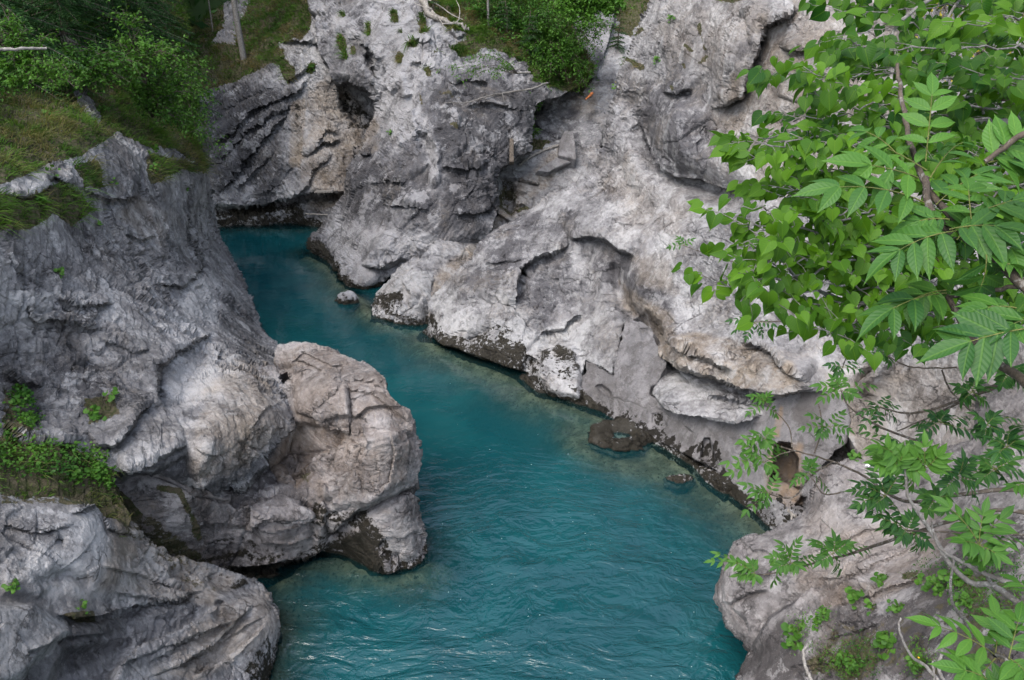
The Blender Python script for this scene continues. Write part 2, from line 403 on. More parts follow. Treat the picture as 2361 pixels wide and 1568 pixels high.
        if val < 0: tgt[:, c] *= 1 - m * (-val)
        else: tgt[:, c] = np.maximum(tgt[:, c], m * val)
    mk[:, 3] = np.maximum(mk[:, 3], mk2[:, 3] * 1.0)
    mk[:, 2] = np.maximum(mk[:, 2], wet * smooth(.75, .05, p[:, 2] + nb * .5))
    # faces + snapped rim + skirt
    r_, c_ = np.nonzero(cell)
    F = np.stack([idx[r_, c_], idx[r_ + 1, c_], idx[r_ + 1, c_ + 1], idx[r_, c_ + 1]], -1)
    E = np.concatenate([F[:, [0, 1]], F[:, [1, 2]], F[:, [2, 3]], F[:, [3, 0]]]); key = np.sort(E, 1) @ np.array([10 ** 7, 1]); _, first, cnt = np.unique(key, return_index=True, return_counts=True)
    rim = E[first[cnt == 1]]
    rv = np.unique(rim); near = np.zeros((len(rv), 2))
    a = poly_w; e = np.roll(poly_w, -1, 0) - a; l2 = np.maximum((e * e).sum(1), 1e-9)
    for i, k in enumerate(rv):
        w0 = np.array([uu[k], vv[k]]); s = np.clip(((w0 - a) * e).sum(1) / l2, 0, 1); c0 = a + e * s[:, None]; dd = ((c0 - w0) ** 2).sum(1); near[i] = c0[dd.argmin()] if dd.min() < (2.0 * step) ** 2 else w0
    un, vn, tn_ = project(p[rv]); sh = near - np.stack([uu[rv], vv[rv]], -1)
    p[rv] = place(un + sh[:, 0], vn + sh[:, 1], tn_)
    m_ = np.full(len(p), -1); allV = [p]; allM = [mk]; allM2 = [mk2]; allF = [F]; base = len(p); prev = rv
    lut = {int(k): i for i, k in enumerate(rv)}; rimi = np.vectorize(lut.get)(rim)
    rr_ = p[rv] - np.array([0, 0, CAM_H]); rr_ /= np.linalg.norm(rr_, axis=1)[:, None]
    cen = p.mean(0); prevbase = None
    K = 7
    for k in range(1, K + 1):
        s = (k / K) ** 1.5 * skirt
        pk = p[rv] + rr_ * s + np.array([0, 0, -0.12]) * s
        pk = pk + (cen - pk) * 0.02 * s / skirt * k
        pk += np.stack([fbm(pk / 0.9, 3, seed + 70 + j) for j in range(3)], -1) * 0.35 * min(1, k / 2)
        allV.append(pk); allM.append(mk[rv]); allM2.append(mk2[rv])
        A0 = rim[:, 0] if k == 1 else base + (k - 2) * len(rv) + rimi[:, 0]; A1 = rim[:, 1] if k == 1 else base + (k - 2) * len(rv) + rimi[:, 1]
        B0 = base + (k - 1) * len(rv) + rimi[:, 0]; B1 = base + (k - 1) * len(rv) + rimi[:, 1]
        allF.append(np.stack([A1, A0, B0, B1], -1))
    V_ = np.concatenate(allV); F_ = np.concatenate(allF)
    o = mesh_obj(name, V_, F_, mat, smooth_=False, cols={'mask': np.concatenate(allM), 'mask2': np.concatenate(allM2)})
    # facing for scattering
    MASS[o.name] = dict(p=p, n=n, u=uu, v=vv, grass=mk2[:, 3], area=(tt * step / FPX) ** 2 / np.maximum(np.abs((n * ray[used] / np.linalg.norm(ray[used], axis=-1, keepdims=True)).sum(-1)), 0.15))
    return o
# ================================================================ the rock of the gorge
rockA = rock_material('grey_limestone', streak=.3)
rockF = rock_material('far_limestone', scale=.6)
rockB = rock_material('pale_limestone', light=(0.45, 0.437, 0.425), mid=(0.285, 0.273, 0.27), dark=(0.12, 0.114, 0.118), tan=(0.36, 0.295, 0.225), crust=0.35, tanmix=.35, rot=(0, 1.2, 0.5), streak=.6)
rockC = rock_material('dark_limestone', light=(0.34, 0.328, 0.325), mid=(0.17, 0.163, 0.167), dark=(0.070, 0.067, 0.07), scale=.65)
rockD = rock_material('warm_limestone', light=(0.39, 0.362, 0.345), mid=(0.255, 0.23, 0.22), dark=(0.10, 0.088, 0.084), tan=(0.31, 0.24, 0.185), rot=(-0.5, 0.2, 0.6), tanmix=.5)
W = lambda u, v: (u, v, 0, 0.0)         # on the water line
H = lambda u, v, z: (u, v, 0, z)        # at height z

# -------- far wall at the bend
BACK = mass('cliff', [(380, -165), (1330, -165), (1330, 620), (850, 640), (700, 600), (470, 590), (380, 500)],
  [W(480, 526), W(600, 518), W(740, 522), H(600, 590, -3), H(800, 600, -2), (850, 560, 43.5),
   (480, 400, 44), (600, 400, 44.3), (720, 400, 44), (480, 250, 45), (600, 300, 44.5), (700, 300, 44.3), (780, 300, 44.5), (700, 200, 44.5), (830, 250, 45.5),
   (700, 100, 45), (600, 170, 46), (480, 200, 46.5), (440, 100, 50), (560, 100, 49), (660, 70, 47.5), (620, 0, 53), (720, 0, 47), (560, -120, 62), (750, -120, 52), (900, -100, 54), (1200, -100, 60), (1200, 100, 50), (1200, 400, 46)],
  rockF, sculpt=[S(R1, [(1400,1000),(1560,900),(1700,740),(1950,640),(2100,520)], 30, .7, .4), S(R1, [(1420,1130),(1640,900),(1800,800),(1990,690)], 26, .6, .4),
    S(R1, [(1440,1330),(1600,1130),(1700,1000),(1850,860),(1960,760)], 30, .6, .5), S(R1, [(1300,1410),(1450,1385),(1640,1400),(1760,1385),(1960,1340),(2100,1300),(2400,1290)], 34, 1.0, 1.6),
    S(R1, [(1960,1350),(2080,1250),(2100,1150),(2250,1030)], 24, .5, .3), S(R1, [(2040,1060),(2180,960),(2300,950)], 20, .5, .7), S(R1, [(2130,980),(2200,880),(2300,900)], 16, .3, .4), S(R1, [(1890,290),(2080,275),(2195,330)], 18, .6, .6),
    S(R1, [(1750,1340),(1900,1200),(2000,1080)], 22, .35, .25), S(R1, [(1560,1300),(1700,1180),(1860,1000)], 20, .35, .25), G(R1, [(1640,1060),(1660,1130)], 9, .6),
    B(R1, [(2250,520),(2350,560),(2550,800),(2500,900),(2360,860),(2280,700)], 1.25, 14), S(R1, [(2200,560),(2280,520),(2400,560)], 14, .3, .5), G(R1, [(2300,620),(2340,760),(2400,860)], 10, .5), S(R1, [(1930,560),(2030,500),(2100,420)], 20, .5, .3), S(R1, [(1480,760),(1650,660),(1900,560)], 18, .4, .3)],
  paint=[('black', R1, [(1440,1395),(1760,1380),(2060,1350),(2100,1500),(1450,1540)], 14, .62), ('tan', R1, [(1960,680),(2065,660),(2060,1000),(2040,1140),(1960,1120)], 10, .9), ('tan', R1, [(2080,600),(2250,500),(2450,700),(2450,1400),(2100,1400),(2050,1100)], 30, .85),
    ('black', R1, [(1985,690),(2030,690),(2050,1000),(1995,1050)], 8, .42), ('dark', R1, [(1380,600),(2000,600),(1900,900),(1500,1350),(1380,1200)], 40, .65), ('white', R1, [(2000,300),(2300,300),(2400,900),(2100,1300),(1950,1100),(2050,700)], 40, .6), ('dark', R1, [(1500,1350),(1800,1150),(2000,1150),(1960,1300),(1700,1380)], 30, .4),
    ('grass', R1, [(1100,-290),(2080,-290),(2110,150),(2050,250),(1880,300),(1940,420),(1700,520),(1600,560),(1400,600),(1300,600),(1200,500),(1000,300)], 12, 1), ('grass', R1, [(1500,0),(1700,0),(1620,200),(1580,300),(1430,300),(1510,180)], 10, -1), ('grass', R1, [(1170,20),(1280,120),(1300,170),(1190,160)], 10, -1),
    ('grass', R1, [(1900,410),(1980,440),(1990,520),(1940,580),(1900,480)], 6, .9), ('grass', R1, [(2090,420),(2140,430),(2110,500),(2060,490)], 6, .9), ('black', R1, [(2250,520),(2350,560),(2550,800),(2500,900),(2360,860),(2280,700)], 14, .47)],  # last entry blackens the cave outline: shade of the recess put into the colour
  seed=11, skirt=3, big=0.5, fac=0.25, sdir=(0.75, 0.2, 0.62), strat=0.16, facs=1.6)
# -------- dark middle buttress
MID = mass('cliff', [(705, -165), (1430, -165), (1420, 0), (1400, 100), (1372, 180), (1300, 215), (1225, 250), (1225, 345), (1160, 385), (1148, 400), (1150, 470), (1130, 545), (1100, 556), (1000, 590), (940, 608), (880, 650), (862, 690), (800, 680), (770, 650), (740, 625), (690, 600), (705, 560), (735, 520), (790, 440), (800, 380), (850, 300), (862, 250), (845, 205), (805, 185), (772, 190), (735, 100), (712, 0)],
  [W(705, 582), W(760, 610), W(800, 660), H(720, 640, -2), H(830, 710, -2), (870, 670, 37), (940, 606, 36.5), (860, 600, 36.6), (800, 560, 38.5), (740, 530, 41.5),
   (1000, 590, 36.2), (1100, 550, 36.5), (1000, 480, 35.8), (1100, 400, 36.2), (900, 450, 36.8), (820, 420, 39.5), (870, 300, 40), (1000, 300, 37), (960, 180, 38.5), (1130, 250, 38),
   (880, 180, 40.3), (850, 100, 41.5), (760, 150, 43.3), (740, 50, 44), (900, 30, 41.5), (1020, 60, 40.5), (1050, 150, 39.3), (1150, 130, 40.5), (1200, 60, 43), (1300, 200, 42.0), (1215, 300, 38.5), (1350, 100, 44.5), (1300, 0, 47),
   (740, -60, 46), (900, -100, 46), (1100, -60, 46), (1140, 480, 36.8)],
  rockC, sculpt=[G(R2_, [(605,350),(650,480),(665,550)], 11, 1.1), S(R2_, [(590,330),(640,440),(690,560)][::-1], 18, .4, 0), G(R2_, [(890,640),(915,740)], 12, .6), B(R2_, [(930,850),(1030,900),(1090,1000),(1060,1110),(1000,1060),(950,980)], .8, 16), B(R2_, [(870,1230),(950,1140),(1050,1090),(1060,1250),(960,1290)], .55, 18),
    G(R2_, [(830,450),(870,620),(905,700),(930,850),(945,960)], 12, -.5), G(R2_, [(1050,880),(1095,1030),(1090,1160),(1070,1280)], 10, -.5), G(R2_, [(700,850),(820,790)], 16, .4), S(R2_, [(1120,1130),(1200,1140),(1300,1140),(1450,1100)], 24, .5, .4), S(R2_, [(1280,720),(1400,700),(1550,710),(1700,760)], 20, .35, .3),
    S(R2_, [(560,1040),(600,1050),(650,1030)], 16, .5, .5), S(R2_, [(1450,1280),(1460,1360),(1500,1440)], 14, .3, .4), S(R2_, [(900,440),(1000,420),(1100,470)], 22, .4, .2), S(R2_, [(1150,560),(1300,540),(1450,560)], 22, .4, .2), S(R2_, [(1200,1440),(1350,1440),(1500,1400)], 22, .4, .3),
    S(S1, [(240,440),(330,455),(450,440),(560,395)], 26, .5, .5), B(S1, [(90,230),(300,160),(480,220),(500,380),(300,420),(180,340)], -.5, 26), B(S1, [(300,440),(470,440),(420,540),(340,560)], .35, 12), S(S1, [(60,440),(140,600),(240,610),(330,620)], 12, .4, .5), G(R2_, [(420,200),(520,300),(560,420)], 16, .35),
    S(R2_, [(560,300),(640,330),(700,420)], 20, .4, .3), S(R2_, [(880,300),(960,270),(1050,290)], 22, .4, .2), G(R2_, [(700,0),(660,120),(600,250)], 14, .4), G(R2_, [(860,0),(830,150)], 14, .4), S(R2_, [(1160,180),(1230,260),(1285,230)], 14, .4, .4), S(R2_, [(750,1400),(900,1370),(1050,1420)], 24, .35, .2), S(R2_, [(620,1250),(760,1220),(900,1240)], 24, .3, .2)],
  seed=23, sil=[([(690, 600), (705, 560), (735, 520), (790, 440), (800, 380), (850, 300), (862, 250), (845, 205), (805, 185), (772, 190)], 1.3), ([(862, 690), (880, 650), (940, 608), (1000, 590), (1100, 556), (1130, 545)], 1.0), ([(1148, 470), (1150, 400), (1225, 345), (1228, 250)], 0.9)],
  big=0.5, fac=0.3, fine=0.06, strat=0.08, sdir=(-0.7, 0.2, 0.6), facs=1.1,
  paint=[('white', None, [(760, 520), (1000, 545), (980, 600), (870, 650), (860, 700), (770, 660)], 50, 0.8), ('black', None, [(695, 550), (740, 555), (790, 620), (790, 650), (700, 610)], 12, 0.8),
         ('white', None, [(700, -160), (1060, -160), (1060, 90), (930, 330), (860, 290), (850, 200), (770, 190)], 60, 0.4), ('white', R2_, [(780,500),(880,480),(1000,700),(1100,1000),(1090,1300),(1050,1280),(1040,1050),(900,900),(700,900),(660,800)], 20, .8),
         ('dark', R2_, [(1100,500),(1750,600),(1720,1050),(1450,1500),(1100,1568),(500,1350),(560,1050),(900,1250),(1100,1100),(1050,850)], 60, .7), ('tan', R2_, [(380,560),(700,800),(680,1000),(520,1020),(400,1300),(260,1300)], 20, .6),
         ('grass', R2_, [(940,-290),(1000,0),(1040,110),(1150,180),(1280,230),(1280,270),(1180,340),(1250,390),(1480,320),(1700,440),(1730,560),(2080,640),(2150,450),(2080,330),(2000,190),(2000,-290)], 12, 1),
         ] + [('grass', R2_, [(a, b), (a + 6, b + c)], -d, 1) for a, b, c, d in ((450,270,40,16),(460,100,10,11),(800,90,40,14),(985,110,40,16),(1000,220,0,15),(830,400,-30,16),(630,170,60,10),(920,290,0,15),(1030,480,40,10),(1080,360,0,9),(460,330,50,12),(520,320,30,8),(850,210,10,6))] + [('moss', R2_, [(1100,640),(1250,650)], -8, .7), ('moss', R2_, [(980,640),(990,700)], -8, .7), ('moss', R2_, [(1190,840),(1230,850)], -8, .7)])
# -------- gully with the ramp
GUL = mass('gully', [(930, 800), (930, 640), (1000, 560), (1090, 500), (1090, 330), (1100, 100), (1100, -165), (1620, -165), (1620, 560), (1300, 700), (1020, 800)],
  [W(985, 748), H(960, 800, -1), H(1020, 790, -.8), (1000, 650, 34.6), (1060, 590, 35.8), (1150, 560, 38), (1200, 480, 39), (1250, 430, 40), (1300, 370, 41.3), (1230, 370, 41), (1340, 300, 42.5), (1230, 250, 43.5), (1380, 200, 43.5), (1400, 100, 46), (1500, 300, 42), (1200, 0, 49), (1300, -100, 54), (1500, -100, 54), (1350, 60, 48)],
  rockB, sculpt=[B(R2_, [(1510,1200),(1620,1220),(1640,1400),(1600,1480),(1510,1400)], 1.0, 12), S(R2_, [(1510,1200),(1640,1215),(1800,1250)], 14, .3, .3), S(R2_, [(1620,1300),(1700,1300)], 9, .3, .3), S(R2_, [(1620,1390),(1700,1390)], 9, .3, .3), S(R2_, [(1480,1430),(1560,1480),(1640,1540)], 12, .3, .3),
    G(R2_, [(1900,1060),(1750,1180),(1650,1240)], 18, -.3), G(R2_, [(1750,500),(1720,900)], 20, .5), S(R2_, [(1740,830),(1850,900),(1920,950)], 30, .4, 0)],
  paint=[('tan', None, [(1180,430),(1290,340),(1330,360),(1250,440),(1130,540),(1040,640),(985,740),(990,640),(1090,560)], 14, .9), ('tan', None, [(1330,200),(1380,190),(1370,260),(1310,250)], 14, .6), ('dark', None, [(1230,200),(1340,200),(1330,320),(1220,340)], 16, .7), ('grass', R2_, [(940,-290),(1000,0),(1730,300),(1720,560),(2080,640),(2150,450),(2080,330),(2000,190),(2200,190),(2400,240),(2550,0),(2550,-290)], 12, 1), ('grass', R2_, [(2190,120),(2280,80),(2320,170),(2210,220)], 8, -1),
    ('grass', R2_, [(1740,940),(1880,950),(1800,1010),(1720,1020)], 7, .9), ('grass', R2_, [(1800,1370),(1960,1260),(1960,1290),(1820,1390)], 7, .9), ('moss', R2_, [(1510,1200),(1620,1220),(1640,1400),(1600,1480),(1510,1400)], 10, .55), ('grass', R2_, [(1640,1420),(1700,1400)], -10, .8)],
  seed=37, skirt=2, big=0.3, fac=0.2, fine=0.06)
# -------- left wall with the wooded slope above it
LEFT = mass('cliff', [(-160, -165), (430, -165), (425, 60), (440, 200), (446, 300), (484, 380), (490, 440), (500, 520), (530, 590), (562, 650), (585, 720), (603, 757), (640, 790), (652, 850), (642, 880), (668, 930), (682, 985), (650, 1022), (610, 1062), (560, 1107), (500, 1137), (430, 1117), (370, 1089), (300, 1088), (280, 1082), (250, 1100), (300, 1200), (250, 1300), (-160, 1250)],
  [(0, 400, 17.8), (0, 550, 16.8), (0, 700, 16.2), (0, 900, 15.8), (0, 1060, 14.6), (-150, 1100, 13), (-150, 600, 14.5), (130, 1080, 15.2), (240, 1120, 15.9), (130, 950, 16.3), (150, 700, 18), (150, 500, 19.5),
   (300, 1050, 16.2), (450, 1000, 17.4), (450, 1110, 17.0), (560, 1095, 18.1), (600, 1000, 18.7), (665, 975, 19.6), (620, 900, 20.3), (400, 900, 18.7), (300, 850, 18.2), (500, 850, 20.6), (350, 700, 21), (450, 700, 24.5), (500, 780, 23.5), (560, 800, 24), (610, 850, 22.6), (640, 800, 27.5), (600, 757, 30), (560, 680, 33),
   (300, 500, 23.5), (400, 500, 27), (470, 500, 33), (500, 560, 35.5), (300, 380, 24.5), (430, 380, 30), (480, 385, 34), (150, 400, 20.5), (400, 330, 30),
   (0, 300, 20.5), (0, 200, 24), (0, 0, 30), (200, 300, 24), (200, 200, 28), (200, 60, 34), (400, 230, 37), (430, 100, 42), (420, -80, 48), (100, -120, 38), (440, 310, 33.5)],
  rockA, sculpt=[S(T1, [(455,402),(485,396),(540,404),(580,372),(612,330)], 34, .45, .5), G(T1, [(490,420),(560,440)], 24, .35), G(T1, [(575,250),(640,330),(660,400),(655,470),(635,525)], 20, -.55), S(T1, [(640,540),(655,470),(662,400),(640,330),(590,260)][::-1], 26, 0, .4),
    S(T1, [(480,770),(462,700),(466,640),(520,592),(600,562),(632,540)], 44, .6, .75), B(T1, [(480,640),(560,604),(630,566),(640,640),(570,760),(500,770)], .45, 40), G(T1, [(648,608),(662,616)], 6.5, .6),
    B(T1, [(600,620),(760,640),(850,760),(860,830),(720,940),(560,990),(540,880)], -.45, 60), S(T1, [(262,830),(285,872),(335,876),(385,820),(405,770),(455,742)], 30, .55, .4), S(T1, [(345,925),(390,946),(470,912),(520,882),(560,872)], 34, .4, .5),
    B(T1, [(400,955),(560,885),(600,1000),(720,960),(800,890),(800,1100),(400,1100)], .5, 20), S(T1, [(170,438),(230,466),(340,452)], 24, .35, .3), S(T1, [(70,440),(110,510),(200,500),(300,540)], 26, .3, .2), S(T1, [(0,640),(60,690),(130,700)], 20, .3, .2),
    G(T1, [(300,90),(330,200),(360,260)], 6, .35), G(T1, [(410,40),(430,120),(470,180)], 6, .35), G(T1, [(130,230),(170,330)], 6, .3), G(T1, [(60,330),(70,430)], 6, .3), G(T1, [(230,180),(280,330)], 6, .25), S(T1, [(20,130),(90,140),(160,80),(230,110)], 24, .4, .2), S(T1, [(240,120),(330,150),(420,140)], 24, .3, .3),
    G(T1, [(560,300),(590,240),(600,150)], 16, .45), S(T1, [(330,230),(420,270),(470,250)], 24, .25, .2), S(T1, [(300,560),(400,600),(450,590)], 24, .2, .15), G(T1, [(330,680),(380,760)], 26, -.2), S(T1, [(700,520),(760,600),(790,660)], 20, .25, .3), S(T1, [(740,830),(760,800),(800,760),(850,740)], 10, .15, .08), S(T1, [(0,800),(60,850),(160,860),(240,860)], 24, .4, .5),
    B(None, [(165,210),(195,212),(230,250),(230,285),(200,270)], -.7, 14), B(None, [(345,190),(400,170),(395,240),(350,230)], -.6, 20)],
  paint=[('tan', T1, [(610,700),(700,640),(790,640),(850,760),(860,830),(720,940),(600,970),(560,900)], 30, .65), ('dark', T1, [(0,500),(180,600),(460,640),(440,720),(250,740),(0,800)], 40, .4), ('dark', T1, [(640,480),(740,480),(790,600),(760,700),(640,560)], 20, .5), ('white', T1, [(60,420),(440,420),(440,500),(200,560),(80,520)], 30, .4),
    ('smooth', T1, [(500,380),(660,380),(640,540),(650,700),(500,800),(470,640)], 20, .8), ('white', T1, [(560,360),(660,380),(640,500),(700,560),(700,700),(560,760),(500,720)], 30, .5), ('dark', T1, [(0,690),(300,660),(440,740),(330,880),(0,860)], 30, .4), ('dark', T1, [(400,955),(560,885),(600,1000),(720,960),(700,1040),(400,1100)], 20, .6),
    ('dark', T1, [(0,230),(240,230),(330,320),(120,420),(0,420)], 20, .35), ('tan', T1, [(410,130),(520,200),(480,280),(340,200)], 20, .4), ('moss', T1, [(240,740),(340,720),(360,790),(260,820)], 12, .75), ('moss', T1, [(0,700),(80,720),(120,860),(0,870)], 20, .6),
    ('grass', None, [(-160,-165),(430,-165),(430,100),(448,300),(482,384),(455,385),(400,345),(330,335),(270,305),(215,345),(170,365),(120,372),(70,400),(20,425),(-160,430)], 10, 1), ('grass', None, [(165,205),(195,208),(232,250),(232,290),(200,275)], 6, -1), ('grass', None, [(345,190),(400,170),(395,245),(350,235)], 8, -1),
    ('grass', T1, [(-200,90),(60,140),(110,120),(180,100),(240,130),(270,180),(210,225),(150,190),(80,240),(-200,220)], 8, 1), ('grass', T1, [(-200,850),(0,862),(150,880),(260,900),(340,960),(420,1060),(440,1160),(300,1160),(-200,1100)], 8, 1), ('grass', T1, [(430,0),(520,30),(620,50),(600,70),(540,60),(450,100),(430,60)], 8, .9), ('grass', T1, [(220,40),(290,30),(310,110),(240,120)], 8, .8)],
  seed=41, sil=[([(446, 200), (446, 300), (484, 380), (490, 440), (500, 520), (530, 590), (562, 650), (585, 720), (603, 757), (640, 790)], 1.6), ([(640, 790), (652, 850), (642, 880), (668, 930), (682, 985), (650, 1022), (610, 1062), (560, 1107), (500, 1137), (430, 1117), (370, 1089), (300, 1088), (280, 1082)], 0.5)],
  big=0.3, fac=0.22, fine=0.06, strat=0.05, sdir=(0.6, 0.5, -0.5))
# -------- promontory on the left bank
PROM_X = [S(T1, [(850,640),(900,600),(980,640),(1050,640)], 12, .2, .1), S(T1, [(905,780),(960,740),(1010,700)], 12, .18, .1), S(T1, [(1060,800),(1080,860),(1060,940)], 12, .2, .12), S(T1, [(1150,830),(1170,900),(1150,980),(1100,1030)], 12, .18, .1), S(T1, [(560,1130),(640,1110),(740,1120),(800,1090)], 14, .2, .2), S(T1, [(740,1080),(820,1100),(900,1090)], 8, .14, .08), S(T1, [(720,1120),(800,1140),(920,1120)], 8, .14, .08), S(T1, [(760,1170),(860,1180),(940,1150)], 8, .14, .08), S(T1, [(700,600),(760,620),(800,680),(850,700)], 12, .15, .1), S(T1, [(1000,700),(1100,720),(1200,800),(1240,830)], 12, .18, .1)]
FRONT_X = [S(T1, [(60,1500),(200,1440),(330,1430)], 14, .15, .1), S(T1, [(330,1540),(480,1470),(600,1440),(720,1380)], 10, .12, .08), S(T1, [(420,1568),(560,1510),(700,1430),(800,1370)], 10, .12, .08), S(T1, [(300,1230),(420,1260),(520,1300)], 12, .14, .1), S(T1, [(0,1110),(120,1130),(220,1110)], 12, .14, .1), S(T1, [(330,1310),(480,1330),(620,1320)], 12, .14, .1), G(T1, [(600,1260),(700,1300),(780,1300)], 14, .3)]
PROM = mass('rock_outcrop', [(230, 1000), (600, 850), (640, 850), (632, 800), (650, 783), (720, 793), (780, 815), (830, 835), (880, 868), (903, 915), (925, 935), (960, 962), (970, 1050), (962, 1110), (940, 1135), (962, 1150), (958, 1180), (985, 1230), (988, 1330), (940, 1380), (700, 1390), (560, 1400), (300, 1330)],
  [W(640, 1335), W(700, 1292), W(775, 1272), W(860, 1308), W(940, 1314), W(983, 1288), H(700, 1370, -1.5), H(900, 1370, -1.5), H(560, 1400, -1), H(990, 1330, -1),
   H(960, 1200, 1.0), H(960, 1110, 1.9), H(968, 1000, 2.9), H(900, 900, 4.1), H(800, 825, 4.3), H(700, 800, 4.1), H(655, 790, 4.0), H(800, 920, 4.1), H(720, 900, 4.0), H(800, 1000, 3.4), H(900, 1000, 3.5), H(850, 1100, 2.6), H(720, 1060, 2.4), H(640, 1080, 2.4),
   H(600, 1180, 2.1), H(700, 1180, 1.9), H(700, 1250, 0.9), H(850, 1230, 1.1), H(930, 1200, 1.3), H(930, 1280, .5), H(450, 1150, 3.1), H(500, 1250, 1.4), H(560, 1310, .4), H(300, 1150, 3.4), H(660, 880, 3.6)],
  rockD, sculpt=[G(T1, [(828,690),(860,672)], 10, 1.2), B(T1, [(862,692),(960,650),(1030,700),(1040,790),(960,800),(875,780)], -.35, 12), B(T1, [(848,800),(960,806),(1030,850),(980,900),(930,960),(870,1010),(810,930)], .5, 14), B(T1, [(1040,850),(1180,820),(1230,850),(1220,980),(1090,1060),(980,1060),(915,980),(965,930)], -.4, 18),
    S(T1, [(950,1160),(1000,1110),(1060,1068),(1130,1035),(1235,985)], 20, .35, .6), B(T1, [(700,1040),(800,990),(900,1020),(970,1140),(900,1210),(760,1180)], -.18, 24), S(T1, [(620,1250),(760,1240),(900,1215),(985,1160)], 24, .4, .7), B(T1, [(1000,1150),(1100,1080),(1200,1020),(1240,1100),(1243,1210),(1150,1240),(1040,1210)], -.2, 16),
    S(T1, [(850,610),(930,640),(1000,690),(1060,680),(1150,690)], 14, .2, .2), S(T1, [(1030,860),(1035,780),(1025,700)], 12, .15, .25), S(T1, [(1030,800),(1100,760),(1200,760)], 14, .15, .15), S(T1, [(870,770),(930,790),(970,830)], 12, .2, .1), S(T1, [(1060,560),(1100,640),(1140,690)], 12, .15, .1), G(T1, [(1050,930),(1080,1030)], 8, .15),
    B(T1, [(640,960),(800,900),(860,1000),(800,1030),(700,1060)], .5, 20), G(T1, [(960,1080),(975,1150)], 10, .4)] + PROM_X,
  paint=[('tan', T1, [(850,800),(960,806),(1030,850),(980,900),(930,960),(880,1010),(800,950)], 12, 1), ('tan', T1, [(990,640),(1150,660),(1190,730),(1060,800),(1030,700)], 20, .7), ('tan', T1, [(780,600),(960,560),(1150,680),(1240,820),(1200,980),(980,1050),(900,1000),(860,700)], 30, .6), ('white', T1, [(940,880),(1200,820),(1230,960),(1090,1050),(940,1000)], 30, .35),
    ('dark', T1, [(560,960),(800,900),(850,1000),(700,1060),(900,1220),(560,1260)], 30, .5), ('black', T1, [(500,1270),(600,1160),(720,1140),(860,1180),(960,1060),(1100,1060),(1150,1170),(1170,1270),(900,1280)], 16, .46), ('black', T1, [(960,1180),(1080,1120),(1130,1190),(1170,1260),(980,1260)], 10, .8), ('black', T1, [(540,1290),(620,1230),(900,1225),(985,1160),(1000,1260)], 10, .8), ('black', T1, [(930,1040),(975,1050),(960,1120),(920,1110)], 6, .6),
    ('white', T1, [(1130,1130),(1200,1080),(1243,1130),(1243,1220),(1190,1230),(1130,1190)], 10, 1), ('moss', T1, [(470,1000),(530,1010),(570,1090),(590,1150)], -16, .8), ('moss', T1, [(300,1040),(440,1080),(640,1220),(740,1290),(560,1260),(420,1180)], 20, .55), ('moss', T1, [(880,970),(930,960),(920,1000)], 10, .5), ('grass', T1, [(300,1000),(360,1010),(430,1080),(380,1090),(300,1060)], 8, .8), ('smooth', T1, [(850,800),(960,806),(1030,850),(930,960),(800,950)], 10, .7)],
  seed=53, sil=[([(632, 800), (650, 783), (720, 793), (780, 815), (830, 835), (880, 868), (903, 915), (925, 935), (960, 962), (970, 1050), (962, 1110), (940, 1135)], 0.32), ([(962, 1150), (958, 1180), (985, 1230), (988, 1290)], 0.4)],
  big=0.10, fac=0.30, fine=0.045, strat=0.03, facs=1.35)
